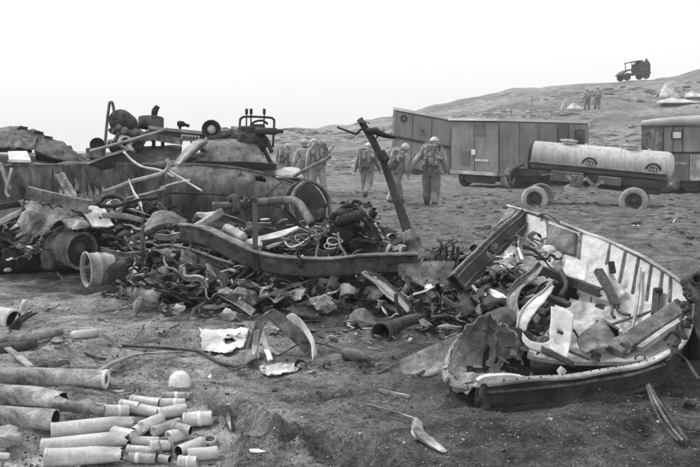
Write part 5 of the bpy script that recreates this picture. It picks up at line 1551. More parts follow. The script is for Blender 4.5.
for (x, y, s, kd, mm, lb) in ((13, 262, .30, 'strip', 'pale', 'pale leaf shaped scrap on the sand at far left'), (8, 270, .12, 'chunk', 'stone', 'small stone below the leaf shaped scrap'), (36, 251, .18, 'sheet', 'steel', 'crumpled scrap on the sand below the torn canvas'), (28, 254, .14, 'sheet', 'pale', 'pale shred beside the torn canvas hem'),
                          (53, 278, .16, 'plank', 'dark', 'dark chip standing in the sand before the darker wheel'), (62, 279, .18, 'plank', 'wood', 'slanting chip of wood in the sand before the bare rim')):
    d = min(Gd(x, y), 10)
    put(scrap(kd, A(x, y, d), s, random.Random(int(x)), x), 'scrap', mm, lb, 'scrap')
# crumpled sheets left centre
m = MB(); q = lambda l: [G(x, y, h) for (x, y, h) in l]
m.loft([q([(117, 291, .02), (136, 301, .0), (150, 308, .0), (163, 309, .0)]), q([(118, 288, .06), (138, 292, .16), (152, 294, .2), (166, 298, .16)]), q([(128, 285, .14), (146, 280, .26), (165, 281, .26), (182, 284, .24)]), q([(150, 276, .2), (160, 272, .28), (178, 275, .25), (196, 284, .15)])], 16, 22, .035, 5, 12, .01, tear=.12, holes=[(.75, .25, .08, .06), (.35, .9, .16, .06)])
put(m, 'crumpled_sheet', 'canvas', 'crumpled pale sheet metal shell on the sand right of the bare rim', 'sheet metal')
for (c, s, sz, lb) in (((181, 301), .18, (.22, .16, .17), 'pale broken block beside the crumpled sheet shell'), ((196, 296), .16, (.26, .15, .12), 'grey broken block right of the pale broken block'), ((222, 302), .14, (.34, .12, .09), 'flat pale block at the foot of the wreck')):
    m = MB(); p = G(*c); m.box(p + V(0, 0, sz[2] * .4), sz, Matrix.Rotation(c[0] * .7, 3, 'Z') @ Matrix.Rotation(.2, 3, 'X'), .02)
    for i, v in enumerate(m.v): m.v[i] = v + Vector((N3(v * 9), N3(v * 9 + V(4, 0, 0)), N3(v * 9 + V(0, 4, 0)))) * .035
    put(m, 'broken_block', 'stone' if 'grey' not in lb else 'steel', lb, 'block')
# ------------------------------------------------------------ wrecked boat on the right
t = boat = thing('wrecked_boat', 'wrecked open boat with pale ribbed inside, torn apart and half buried on the right', 'boat', G(575, 395))
rim = [(508, 206, 8.7), (545, 218, 8.15), (580, 231, 7.7), (615, 245, 7.25), (650, 263, 6.75), (680, 282, 6.38), (693, 297, 6.18), (691, 320, 5.98), (682, 342, 5.82), (665, 357, 5.66), (630, 367, 5.52), (590, 374, 5.42), (540, 380, 5.33), (478, 385, 5.3)]
RIM = [A(*p) for p in rim]
# inner skin of the far wall and floor
far = RIM[:8]
chine = pts([(506, 240, 8.4), (543, 262, 7.75), (577, 268, 7.3), (608, 282, 6.95), (641, 302, 6.5), (668, 316, 6.18), (680, 326, 6.05), (682, 335, 5.95)])
mid = pts([(500, 285, 7.6), (530, 300, 7.1), (560, 312, 6.75), (592, 324, 6.4), (622, 337, 6.1), (645, 342, 5.95), (662, 345, 5.85), (672, 346, 5.8)])
low = pts([(490, 345, 6.1), (515, 352, 5.95), (545, 358, 5.8), (580, 362, 5.7), (612, 362, 5.65), (636, 361, 5.62), (652, 359, 5.65), (664, 357, 5.68)])
hb = MB()
hb.loft([far, [a.lerp(b, .5) + V(0, .02, 0) for a, b in zip(far, chine)], chine, [a.lerp(b, .5) for a, b in zip(chine, mid)], mid, low], 34, 60, .014, 2.4, 5, .03, holes=[(.62, .26, .10, .07), (.8, .12, .2, .14), (.78, .5, .05, .07)])
hb.build('far_side', 'boatin', t)
# near side plating, curving under into the sand, and the rounded end
nr = RIM[6:]
dn = [p + V(-.02, .02, -.12) for p in nr]
ud = [p + V(-.03, .05, -.27) for p in nr]
bt = [p + V(-.10, .20, -.42) for p in nr]
nb = MB()
nb.loft([nr, dn, ud, bt], 18, 64, .022, 3.5, 8, -.022, crease=.012)
nb.build('near_side', 'boatout', t)
sd_ = MB()
sd_.loft([far[0:7], [p + V(.10, .16, -.12) for p in far[0:7]], [p + V(.16, .28, -.55) for p in far[0:7]], [p + V(.0, .30, -1.3) for p in far[0:7]]], 12, 40, .012, 3, 9, .02)
sd_.build('outer_plating', 'boatout', t)
# gunwales
MB().beam([p + V(0, 0, .012) for p in RIM[:7]], rect(.038, .022, .006), n=60, amp=.02, seed=2).build('gunwale', 'pale', t)
MB().beam([p + V(0, -.01, .012) for p in RIM[7:]], rect(.06, .026, .006), n=60, amp=.022, seed=4).build('gunwale', 'pale', t)
MB().beam([p + V(0, -.012, -.05) for p in RIM[9:]], rect(.012, .02), n=30, amp=.006, seed=6).build('rubbing_strake', 'steel', t)
MB().beam([p + V(-.03, -.0, -.20) for p in RIM[9:]], rect(.02, .03), n=30, amp=.006, seed=6).build('rubbing_strake', 'burnt', t)
bo = MB(); cpts = cr(RIM[8:], 26)
for i, p in enumerate(cpts): bo.clod(p + V(0, -.02, .03), .007, i, sub=1, rough=.2)
o = bo.build('bolts', 'dark', t); o['kind'] = 'stuff'
# ribs of the far wall
ribs = [((546, 219), (548, 236)), ((580, 232), (578, 258)), ((610, 243.5), (606, 264)), ((625, 250), (619, 282)), ((638, 257), (632, 293)), ((651, 264), (646, 300)), ((662, 271), (658, 299)), ((670, 277), (669, 302))]
def on_wall(x, y):
    """Depth of the far wall at pixel (x, y): between rim and chine."""
    def at_x(arr):
        q = [( (CX + p.x / (p.y * CP - (p.z - CAMH) * SP) * FPX), p) for p in arr]
        for (x0, a), (x1, b) in zip(q, q[1:]):
            if x0 <= x <= x1: return a.lerp(b, (x - x0) / (x1 - x0))
        return q[-1][1] if x > q[-1][0] else q[0][1]
    a, b = at_x(cr(far, 40)), at_x(cr(chine, 40))
    def py(p): return CY - FPX * ((p.z - CAMH) * CP + p.y * SP) / (p.y * CP - (p.z - CAMH) * SP)
    def dp(p): return p.y * CP - (p.z - CAMH) * SP
    k = (y - py(a)) / max(1e-3, py(b) - py(a))
    return dp(a) + (dp(b) - dp(a)) * k
for (a, b) in ribs:
    q = [A(a[0] + (b[0] - a[0]) * k, a[1] + (b[1] - a[1]) * k, on_wall(a[0] + (b[0] - a[0]) * k, a[1] + (b[1] - a[1]) * k) - .015) for k in (0, .25, .5, .75, 1)]
    MB().beam(q, rect(.016, .018), up=(0, -1, .3)).build('rib', 'steel', t)
# darker scorched inner panel at the left end
q = [A(x, y, on_wall(x, y) - .03) for (x, y) in ((548, 223), (577, 233), (575, 256), (545, 246))]
MB().loft([[q[0], q[1]], [q[3], q[2]]], 8, 10, .008, 4, 3, .012, tear=.03).build('wall_panel', 'hull', t)
MB().tube([A(537, 216, 8.2), A(546, 213.5, 8.1), A(556, 219, 8.0), A(560, 223, 7.95)], .018, 6, n=12).build('grab_handle', 'steel', t)
MB().loft([pts([(503, 222, 8.4), (509, 208, 8.7), (520, 208, 8.6)]), pts([(486, 235, 8.2), (498, 225, 8.3), (512, 216, 8.4)])], 5, 8, .02, 3, 3, .012, tear=.1).build('torn_bow', 'steel', t)
# thwart and floor rails
MB().beam(pts([(613, 351, 5.75), (648, 329, 5.92), (684, 306, 6.08)]), rect(.15, .07, .01), up=(-.3, -.5, .8), n=8, amp=.006).build('thwart', 'steel', t)
MB().beam(pts([(640, 349, 5.70), (662, 333, 5.82), (686, 318, 5.95)]), rect(.05, .04), n=6).build('thwart_rail', 'pale', t)
MB().tube(pts([(613, 324, 6.2), (634, 317, 6.28), (656, 310, 6.35)]), .012, 6).build('floor_rod', 'steel', t)
MB().tube(pts([(640, 268, 6.75), (638, 300, 6.45), (632, 330, 6.05), (628, 352, 5.7)]), .014, 6, n=14).build('floor_rod', 'pale', t)
m = MB(); m.beam(pts([(656, 291, 6.4), (655, 305, 6.3), (654, 315, 6.2)]), cbeam(.05, .05, .01)); m.beam(pts([(661, 290, 6.4), (661, 303, 6.3), (659, 314, 6.2)]), rect(.03, .03)); m.tube(pts([(655, 290.5, 6.38), (662, 290.5, 6.38)]), .03)
m.build('rowlock_bracket', 'dark', t)
# big torn flare of plating at the left end
edge_ = [(447, 368, 5.62), (444, 378, 5.52), (452, 386, 5.42), (466, 391, 5.36), (478, 389, 5.32), (495, 387, 5.36), (515, 384, 5.45), (530, 380, 5.55)]
crown_ = [(456, 337, 5.95), (466, 327, 5.85), (477, 317, 5.82), (488, 312, 5.84), (498, 319, 5.86), (509, 327, 5.88), (521, 339, 5.90), (532, 348, 5.9)]
midd_ = [(449, 352, 5.85), (457, 353, 5.95), (468, 355, 6.02), (480, 356, 6.05), (494, 357, 6.08), (508, 359, 6.05), (520, 361, 6.0), (531, 364, 5.95)]
lowd_ = [(446, 362, 5.75), (449, 368, 5.75), (459, 373, 5.76), (472, 374, 5.78), (490, 374, 5.8), (506, 374, 5.8), (519, 374, 5.78), (531, 374, 5.75)]
m = MB()
rows_ = [pts(crown_), pts(midd_), pts(lowd_), pts(edge_)]
for k, r in enumerate(rows_):
    rows_[k] = [p + V(.03 * N3((i * .5, k, 7)), .16 * N3((i * .55 + .2 * k, k * .35, 1)), .05 * N3((i * .45, k * .4, 5))) * (.5 + .25 * k) for i, p in enumerate(cr(r, 22))]
m.loft(rows_, 34, 70, .014, 7, 14, .010, tear=.06, crease=.024, holes=[(.55, .80, .24, .14), (.30, .93, .2, .08)])
M['flare'] = mat('buckled_plating', .10, .42, 4, .55, .3, 60, mid=.45, sharp=.15, drip=.4)
m.build('torn_plating', 'flare', t)
MB().loft([pts([(453, 342, 6.0), (447, 353, 5.9), (444, 366, 5.72), (443, 379, 5.55), (453, 388, 5.42), (468, 392, 5.36)]), pts([(458, 340, 6.0), (452, 353, 5.86), (450, 365, 5.68), (450, 374, 5.55), (458, 381, 5.44), (470, 386, 5.36)])], 3, 40, .010, 6, 4, .01, tear=.06).build('torn_edge', 'steel', t)
m = MB()
m.loft([pts([(473, 330, 6.0), (480, 320, 6.15), (490, 312, 6.3), (500, 306, 6.4)]), pts([(486, 332, 5.9), (494, 322, 6.0), (503, 315, 6.1), (512, 310, 6.2)]), pts([(500, 333, 5.95), (507, 328, 6.0), (514, 324, 6.05), (518, 320, 6.1)])], 12, 16, .03, 5, 6, .01, tear=.12)
m.build('torn_plating', 'burnt', t)
for (l1, l2, mm) in (([(512, 322, 6.2), (507, 300, 6.5), (515, 283, 6.6), (530, 270, 6.7), (541, 261, 6.8)], [(521, 320, 6.1), (517, 300, 6.35), (523, 288, 6.5), (537, 277, 6.6), (544, 264, 6.75)], 'steel'),
                     ([(516, 328, 6.0), (520, 312, 6.15), (530, 300, 6.25), (543, 290, 6.35), (552, 281, 6.45)], [(524, 332, 5.9), (530, 318, 6.0), (540, 305, 6.1), (548, 297, 6.2), (555, 286, 6.4)], 'pale'),
                     ([(482, 300, 6.9), (496, 288, 7.0), (506, 292, 6.9), (512, 305, 6.6)], [(488, 310, 6.6), (500, 303, 6.6), (507, 308, 6.5), (510, 318, 6.35)], 'dark')):
    a, b = pts(l1), pts(l2)
    MB().loft([a, [p.lerp(q, .5) + V(0, .09, -.01) for p, q in zip(a, b)], b], 9, 22, .012, 6, len(mm), .008, tear=.06).build('curled_plating', mm, t)
for (x, y, r) in ((533, 318, .06), (540, 312, .05), (528, 326, .05), (546, 322, .05), (538, 328, .06)):
    m = MB(); m.box(A(x, y, 6.1), (r * 1.7, r * 1.2, r), Matrix.Rotation(x, 3, 'Z') @ Matrix.Rotation(y, 3, 'X'), .008); m.build('broken_fitting', 'steel' if x % 2 else 'dark', t)
for k, (l, w, mm) in enumerate((([(520, 330, 5.85), (530, 340, 5.8), (545, 342, 5.75), (556, 336, 5.75)], .07, 'bright'), ([(540, 345, 5.7), (556, 352, 5.62), (575, 362, 5.55)], .05, 'dark'))):
    P_ = pts(l); MB().loft([P_, [p + V(0, -.03, -w) for p in P_]], 4, 12, .015, 6, k, .01, tear=.15).build('torn_strip', mm, t)
m = MB(); m.loft([pts([(488, 338, 6.05), (508, 336, 6.1), (530, 342, 6.1)]), pts([(486, 358, 6.0), (508, 357, 6.1), (530, 360, 6.05)]), pts([(484, 378, 5.75), (508, 378, 5.8), (532, 378, 5.75)])], 12, 16, .06, 5, 41, .012, crease=.03)
m.build('hollow_shade_sheet', 'black', t)  # black backing sheet added to paint the shade inside the torn hollow
for k, (x, y) in enumerate(((508, 348), (518, 358), (512, 368), (524, 350), (500, 362))):
    scrap(('shard', 'strip', 'sheet')[k % 3], A(x, y, 5.75), .1, random.Random(k + 70), k * 3).build('torn_shred', ('dark', 'steel', 'burnt')[k % 3], t)
# loose wreckage lying in the boat (things of their own)
m = MB(); q = pts([(551, 306, 6.05), (563, 307, 6.05), (575, 313, 6.0), (572, 338, 5.8), (567, 361, 5.6), (556, 354, 5.65), (549, 348, 5.7), (550, 328, 5.85)])
m.loft([[q[0], q[1], q[2]], [q[7], q[7].lerp(q[3], .5) + V(0, .02, 0), q[3]], [q[6], q[5], q[4]]], 14, 12, .014, 5, 5, .01, tear=.08, holes=[(.5, .5, .07, .14)])
put(m, 'white_panel', 'cloth', 'bright white torn panel standing at the near rim of the boat', 'panel')
m = MB(); m.loft([pts([(576, 338, 5.85), (590, 326, 6.0), (604, 317, 6.1)]), pts([(579, 348, 5.75), (598, 338, 5.85), (612, 330, 5.95)]), pts([(585, 353, 5.68), (602, 349, 5.72), (619, 344, 5.8)])], 10, 12, .012, 5, 8, .012, tear=.08)
put(m, 'grey_plate', 'steel', 'scorched grey plate lying in the middle of the boat', 'plate')
m = MB(); m.loft([pts([(566, 259, 7.0), (578, 261, 6.95), (589, 265, 6.9)]), pts([(562, 274, 6.85), (574, 278, 6.8), (586, 282, 6.75)])], 6, 8, .01, 5, 4, .012, tear=.04)
put(m, 'square_plate', 'bright', 'square pale plate leaning on the far wall of the boat', 'plate')
m = MB().beam(pts([(538, 269, 7.05), (570, 281, 6.85), (601, 293, 6.6)]), cbeam(.06, .075, .012), n=8, amp=.006)
put(m, 'dark_bar', 'dark', 'long dark channel bar lying across the boat', 'bar')
m = MB(); m.beam(pts([(598, 270, 6.75), (608, 288, 6.6), (617, 306, 6.4)]), cbeam(.07, .05, .01), n=6, amp=.006)
m.tube(pts([(616, 305, 6.4), (619, 311, 6.35), (624, 314, 6.3), (631, 315.5, 6.28)]), .014, 6, n=12); m.tube(pts([(613, 306, 6.35), (612, 314, 6.3), (615, 318, 6.25)]), .014, 6)
put(m, 'hooked_bracket', 'burnt', 'long bracket with a hooked end standing in the boat', 'bracket')
m = MB(); m.loft([pts([(607, 263, 6.95), (612, 271, 6.9), (616, 280, 6.8)]), pts([(611, 297, 6.55), (618, 298, 6.55), (626, 291, 6.6)])], 8, 8, .015, 5, 4, .012, tear=.05)
put(m, 'wedge_plate', 'pale', 'wedge shaped pale plate behind the hooked bracket', 'plate')
m = MB().beam(pts([(611, 262, 6.85), (613, 273, 6.8)]), rect(.05, .03))
put(m, 'dark_cleat', 'black', 'small dark cleat on the wedge shaped plate', 'cleat')
m = MB().tube(pts([(560, 270, 6.9), (566, 284, 6.75), (561, 296, 6.55)]), .022, 7, n=10); m.beam(pts([(548, 297, 6.4), (560, 302, 6.35), (569, 305, 6.3)]), rect(.09, .04), n=6, amp=.008)
put(m, 'bent_bar', 'dark', 'short bent bar above the white torn panel', 'bar')
m = MB(); rb = random.Random(3)
for (x, y, s, kd, mm, lb) in ((520, 255, .22, 'strip', 'bright', 'bright twisted strip beside the leaning beam'), (529, 245, .18, 'sheet', 'pale', 'pale torn sheet above the curled plating'), (517, 242, .2, 'strip', 'steel', 'grey strip at the torn end of the boat'), (535, 252, .2, 'angle', 'dark', 'dark angle bar near the scorched wall panel'),
                          (505, 265, .22, 'sheet', 'pale', 'pale crumpled sheet under the leaning beam'), (498, 275, .2, 'curl', 'steel', 'grey curl under the leaning beam'), (520, 268, .2, 'rod', 'pale', 'pale rod between the beam and the curled plating'), (470, 310, .24, 'curl', 'burnt', 'burnt curl left of the torn boat plating'), (455, 318, .2, 'sheet', 'steel', 'grey torn sheet between leaf springs and boat'),
                          (478, 292, .22, 'sheet', 'dark', 'dark sheet below the foot of the leaning beam'), (590, 300, .1, 'strip', 'dark', 'dark shred on the pale boat floor'), (600, 305, .09, 'chunk', 'steel', 'small lump on the pale boat floor'), (624, 348, .12, 'chunk', 'burnt', 'burnt lump beside the thwart'), (640, 358, .10, 'ring', 'steel', 'small ring near the rim below the thwart'),
                          (577, 355, .12, 'strip', 'dark', 'dark strip under the grey plate in the boat'), (595, 356, .13, 'sheet', 'black', 'sooty sheet at the near rim of the boat'), (563, 372, .10, 'curl', 'pale', 'knotted pale wire on the near gunwale')):
    dd = interp(y, [(240, 8.0), (255, 7.5), (275, 7.1), (300, 6.5), (320, 6.3), (345, 5.8), (360, 5.62), (374, 5.38)])
    put(scrap(kd, A(x, y, dd), s, rb, x), 'metal_scrap', mm, lb, 'scrap', 'scraps lying in the boat')
# more loose scrap packed into the torn left half of the boat
made_ = {}
for k in range(64):
    x = rb.uniform(492, 566); y = rb.uniform(236, 352)
    if y < 245 and x > 540 or y > 306 and x < 532: continue
    kd = rb.choice(('shard', 'shard', 'strip', 'sheet', 'curl', 'rod', 'angle')); mm = rb.choice(('pale', 'steel', 'dark', 'black', 'burnt', 'bright', 'dark'))
    dd = interp(y, [(236, 8.0), (255, 7.5), (275, 7.0), (300, 6.5), (320, 6.2), (345, 5.85), (360, 5.7)])
    o = scrap(kd, A(x, y, dd + .05), rb.uniform(.08, .2), rb, x * 3).build('metal_scrap', mm)
    pl = 'beside the leaning beam' if y < 270 else 'among the curled boat plating' if y < 315 else 'behind the torn boat plating'
    KW['shard'] = 'shard'
    made_.setdefault(TW[mm] + ' ' + KW[kd] + ' ' + pl, []).append((x, o))
for lb, l in made_.items():
    l.sort(key=lambda q: q[0])
    for k, (x, o) in enumerate(l):
        e = '' if len(l) == 1 else (', leftmost of ' if k == 0 else ', rightmost of ' if k == len(l) - 1 else ', ' + ORD[k] + ' from left of ') + NUM[len(l)]
        tag(o, lb + e, 'scrap', 'scraps lying in the boat')
# fittings at the rounded right end
m = MB()
for k in range(8):
    m.clod(A(686 + rb.uniform(-3, 5), 290 + k * 5, 6.0 - k * .03), rb.uniform(.015, .034), k + 7, sub=3, rough=.9)
m.lathe(A(686, 283, 6.3), A(697, 279, 6.1), [(0, .03), (0, .05), (1, .05), (1, .03)], 16, closed=True)
m.tube(pts([(676, 300, 6.1), (682, 312, 6.0), (680, 328, 5.85), (686, 340, 5.8)]), .022, 7, n=14)
m.tube(pts([(690, 285, 6.15), (698, 300, 6.0), (696, 322, 5.9), (702, 340, 5.8)]), .025, 7, n=14)
put(m, 'winch', 'dark', 'tangled dark winch fittings at the rounded end of the boat', 'winch')
m = MB()
m.tube(pts([(664, 340, 5.75), (672, 332, 5.7), (680, 338, 5.7), (676, 346, 5.65), (668, 344, 5.7)]), .014, 6, n=20)
m.tube(pts([(676, 342, 5.7), (678, 354, 5.6), (686, 360, 5.6), (694, 372, 5.5), (700, 380, 5.4)]), .013, 6, n=18)
m.tube(pts([(671, 345, 5.65), (672, 356, 5.6), (666, 362, 5.55)]), .013, 6, n=10)
put(m, 'cable', 'dark', 'dark looped cable hanging from the rounded end of the boat', 'cable')
m = MB(); m.clod(A(697, 286, 6.6), .12, 4, (1, 1, .8), sub=3, rough=.8); m.box(A(702, 300, 6.5), (.2, .2, .5), Matrix.Rotation(.3, 3, 'Y'), .03); m.tube(pts([(690, 282, 6.6), (704, 278, 6.6)]), .05, 8); m.box(A(700, 325, 6.4), (.15, .15, .6), bev=.03)
put(m, 'burnt_machine', 'black', 'burnt machine standing past the boat at the right edge', 'machine')
m = MB()
m.tube(pts([(484, 386, 5.28), (482, 396, 5.22), (486, 408, 5.2), (480, 418, 5.15)]), [.03, .022, .04, .03], 8, n=14); m.clod(A(482, 405, 5.22), .05, 6, (.8, .7, 1.4), sub=2, rough=.7); m.clod(A(483, 418, 5.18), .06, 9, (1, .8, .9), sub=2, rough=.7)
put(m, 'chain_hook', 'black', 'black hook hanging from the torn left end of the near rim', 'hook')
m = MB(); m.beam(pts([(478, 387, 5.28), (482, 380, 5.28), (506, 377.5, 5.32), (520, 379, 5.33)]), rect(.05, .05), n=10, amp=.008)
put(m, 'rim_clamp', 'bright', 'bright bent clamp on the left end of the near rim', 'clamp')
# bundle of straps on the sand
for k, (o, lb) in enumerate(((0, 'leftmost long strap of the bundle trailing over the sand below the boat'), (4, 'middle long strap of the bundle trailing over the sand below the boat'), (8, 'rightmost long strap of the bundle trailing over the sand below the boat'))):
    l = [A(646 + o * .4, 384, 5.5)] + [G(x, y, .045) for (x, y) in ((652 + o * .9, 402), (659 + o * 1.5, 418), (668 + o * 1.5, 431), (679 + o * 1.2, 442))]
    a = cr(l, 16); w = V(.018, .004, .003)
    m = MB(); m.loft([[p - w * .5 for p in a], [p + V(0, 0, .012) for p in a], [p + w * .5 for p in a]], 5, 26, .005, 6, k * 7, .003, tear=.03)
    put(m, 'strap', ('burnt', 'steel', 'burnt')[k], lb, 'strap', 'straps below the boat')
for (x, y, s, kd, mm, lb) in ((636, 226, .16, 'sheet', 'white', 'small white scrap on the sand nearest the tank trailer'), (651, 233, .10, 'sheet', 'white', 'tiny white scrap behind the boat, left one'), (690, 232, .09, 'chunk', 'stone', 'tiny pale lump on the sand at the right edge'), (674, 221, .22, 'strip', 'white', 'white strip lying on the sand at right behind the boat'),
                          (690, 405, .12, 'sheet', 'stone', 'pale crumpled scrap on the sand at the right edge'), (684, 396, .09, 'strip', 'dark', 'dark shred beside the straps'), (692, 430, .1, 'strip', 'dark', 'dark twig like shred in the lower right corner')):
    p = G(x, y, .02); put(scrap(kd, p, s, rb, x), 'scrap', mm, lb, 'scrap')
# ------------------------------------------------------------ foreground: shell cases and tubes
def case(p1, p2, dia, label, band=None, open_end=None, dent=.03, mm='case', name='shell_case', up=0.0, rim=True, grp='spent shell cases', crush=0, ring=False):
    """A hollow case lying on the ground from p1 to p2 (pixels); open_end 'a' or 'b'."""
    mid_ = ((p1[0] + p2[0]) / 2, (p1[1] + p2[1]) / 2)
    d = Gd(*mid_); r = dia / 2 / FPX * d * .98
    a, b = G(p1[0], p1[1] + dia * .38, up), G(p2[0], p2[1] + dia * .38, up)
    a = a + V(0, 0, r * .93); b = b + V(0, 0, r * .93)
    L = (b - a).length
    w = .006 / L
    pr = [(0, .001), (0, r * .55), (-w, r * .6), (-w, r * .97), (0, r * 1.05), (w * 2, r * 1.05), (w * 3, r * .985), (.05, r)] if rim else [(0, .001), (0, r * .9), (.012, r)]
    pr = pr + [(k / 14, r) for k in range(1, 14)] + [(.985, r), (1, r * 1.01), (1.0, r * .88), (.93, r * .88), (.3, r * .86), (.3, .001)]
    if open_end == 'a':
        a, b = b, a
    if not open_end:
        pr = pr[:-4] + [(1, r * .93), (1 - w * 2, r * .85), (1 - w * 2, .001)]
    n = len(pr)
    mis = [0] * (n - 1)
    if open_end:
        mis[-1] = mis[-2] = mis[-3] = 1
    t = thing(name, label, 'shell case' if name == 'shell_case' else 'tube', (a + b) / 2 - V(0, 0, r), grp)
    m = MB().lathe(a, b, pr, 26, dent=dent, seed=p1[0] * .37, mis=mis)
    if crush:
        x, y, z = basis(b - a)
        for i, v in enumerate(m.v):
            tt = (v - a).dot(z) / L
            k = sstep(1 - crush, 1, tt)
            off = v - (a + z * (v - a).dot(z))
            an = math.atan2(off.dot(y), off.dot(x))
            m.v[i] = v - y * off.dot(y) * k * .28 + x * off.dot(x) * k * .08 - off * k * (.16 * N3((math.cos(an) * 2, math.sin(an) * 2, p1[1]))) + z * k * .025 * N3((math.cos(an) * 2.4, math.sin(an) * 2.4, p1[0])) - V(0, 0, k * r * .1)
    m.build('body', [mm, 'casedark'], t)
    if ring:
        MB().lathe(a, b, [(.992, r * .5), (.992, r * 1.08), (1.012, r * 1.08), (1.012, r * .8), (1.004, r * .5)], 26).build('end_ring', 'bright', t)
    if band:
        MB().lathe(a, b, [(band - .07, r * .99), (band - .07, r * 1.035), (band + .07, r * 1.035), (band + .07, r * .99)], 26, dent=dent, seed=p1[0] * .37).build('paper_band', 'band', t)
    return t
C_ = [((163.5, 396), (188, 397), 8, 'short case farthest back at the top of the pile, below the white dome', .5, None),
      ((134, 401), (160, 402.5), 9.5, 'short case second row left, left of the banded one', None, None),
      ((161, 404), (186, 404.5), 9.5, 'short case with pale band just below the farthest one', .6, None),
      ((131, 408), (157, 414), 11, 'slanting short case left of the middle, open right end', None, 'b'),
      ((160, 415), (187, 411), 11.5, 'short case just left of the thick separate banded case', None, None),
      ((185, 421.5), (212.5, 418), 15, 'thick separate case with a wide pale paper band', .56, None),
      ((154, 431), (178, 424), 11, 'slanting case in the middle of the pile', None, None),
      ((134, 434), (152, 423), 13, 'steeply slanting case with dark open lower end', None, 'a'),
      ((168, 438), (187, 434), 14, 'stubby thick case behind the two open ended ones', None, None),
      ((177, 452), (204, 443), 12, 'case with its dark open mouth facing left, upper one', None, 'a'),
      ((188, 456.5), (217, 453), 12.5, 'case with dark open mouth at left, nearest the ring', None, 'a'),
      ((131, 440), (158, 441.5), 9.5, 'topmost of three stacked level cases', None, 'b'),
      ((129, 450), (157, 451), 9.5, 'middle one of three stacked level cases', None, None),
      ((129, 459), (156, 459), 9.5, 'lowest of three stacked level cases', .3, None),
      ((103, 412), (128, 411), 12, 'short case left of the slanting open one, beside the torn tube', .6, None),
      ((160, 458), (169, 459), 8.5, 'tiny case standing out right of the lowest level case', None, 'b'),
      ((112, 424), (132, 420), 8, 'short thin case half hidden behind the long bright case', None, None)]
C_ += [((141, 427), (160, 420), 11, 'case wedged crosswise above the steeply slanting one', None, 'b'),
       ((150, 446), (172, 446), 10, 'case tucked behind the torn can', None, None),
       ((116, 433), (136, 436), 10, 'case lying across between the long cases and the stack', None, None),
       ((172, 427), (190, 431), 10, 'case lying crosswise beside the stubby thick one', None, 'b'),
       ((120, 405), (138, 408), 9, 'case peeking out above the slanting open one', None, None),
       ((178, 461), (198, 463), 11, 'case cut off by the bottom edge below the open ended ones', .5, None)]
rc_ = random.Random(44)
for k, (a, b, di, lb, bd, oe) in enumerate(C_):
    case((a[0] + rc_.uniform(-2, 2), a[1] + rc_.uniform(-1.2, 1.2)), (b[0] + rc_.uniform(-2, 2), b[1] + rc_.uniform(-1.2, 1.2)), di * rc_.uniform(.95, 1.08), lb, bd, oe, dent=rc_.choice((.02, .04, .07, .10)), up=rc_.uniform(-.008, .012) + (.03 if k >= len(C_) - 6 else 0), mm=rc_.choice(('case', 'case', 'case', 'cloth', 'pale')))
case((52, 432), (133, 423), 15.5, 'long bright case with crushed mouth, farther of the long ones', None, 'b', .02, crush=.28, grp='long shell cases')
case((43, 448), (128, 439), 16, 'long bright case with dark rim in the middle of the long ones', None, 'b', .02, crush=.2, grp='long shell cases')
case((46, 459), (122, 455), 18, 'long crumpled bright case at the bottom edge', None, 'b', .10, crush=.5, grp='long shell cases')
# standing torn can
m = MB(); p = G(167, 457)
m.loft([[p + V(.035 * math.cos(q), .035 * math.sin(q), 0) for q in [k * .7 for k in range(7)]], [p + V(.042 * math.cos(q), .042 * math.sin(q), .06) for q in [k * .7 for k in range(7)]], [p + V(.034 * math.cos(q) - .02, .034 * math.sin(q), .115) for q in [k * .7 for k in range(7)]]], 10, 26, .008, 14, 3, .003, tear=.3)
put(m, 'torn_can', 'pale', 'torn can standing upright right of the three stacked cases', 'can')
p = G(210, 440, .022); q = (camo.location - p).normalized() * .25 + V(0, 0, 1)
m = MB().lathe(p - q.normalized() * .01, p + q.normalized() * .01, [(0, .03), (-.1, .042), (.5, .046), (1.1, .042), (1, .03), (.5, .028)], 24, closed=True)
put(m, 'metal_ring', 'pale', 'small flat pale ring lying beside the shell cases', 'ring')
# thick rusty tubes
case((-14, 376), (106, 381), 18, 'long rusty tube with a bright end ring, farthest of the thick tubes', None, None, .05, 'tube', 'steel_tube', rim=False, grp='thick tubes at the left edge', ring=True)
case((-14, 394), (62, 401), 20, 'rusty tube torn open at its right end, middle of the thick tubes', None, 'b', .10, 'tube', 'steel_tube', rim=False, grp='thick tubes at the left edge', crush=.4)
case((-16, 417), (56, 422), 21, 'thick tube with a dark cut end, nearest of the thick tubes', None, 'b', .03, 'tube', 'steel_tube', rim=False, grp='thick tubes at the left edge')
m = MB(); m.loft([[G(50, 408, .06), G(66, 410, .07), G(84, 413, .07), G(104, 414, .04)], [G(52, 402, .12), G(68, 404, .13), G(86, 407, .12), G(106, 408, .08)], [G(54, 398, .1), G(72, 400, .1), G(90, 403, .08), G(108, 405, .03)]], 12, 22, .02, 7, 4, .008, tear=.12, crease=.02)
put(m, 'torn_casing', 'canvas', 'ragged torn casing peeled open beyond the middle thick tube', 'casing')
m = MB(); m.loft([[G(-6, 446, .03), G(8, 448, .02), G(20, 446, .02)], [G(-6, 436, .10), G(8, 436, .13), G(22, 438, .06)], [G(-6, 432, .04), G(8, 430, .05), G(16, 432, .02)]], 12, 14, .03, 8, 7, .006, tear=.12, crease=.02)
put(m, 'crumpled_paper', 'pale', 'crumpled pale wrapping in the lower left corner', 'wrapping')
case((-6, 456), (10, 457), 7, 'small short case in the lower left corner', None, None)

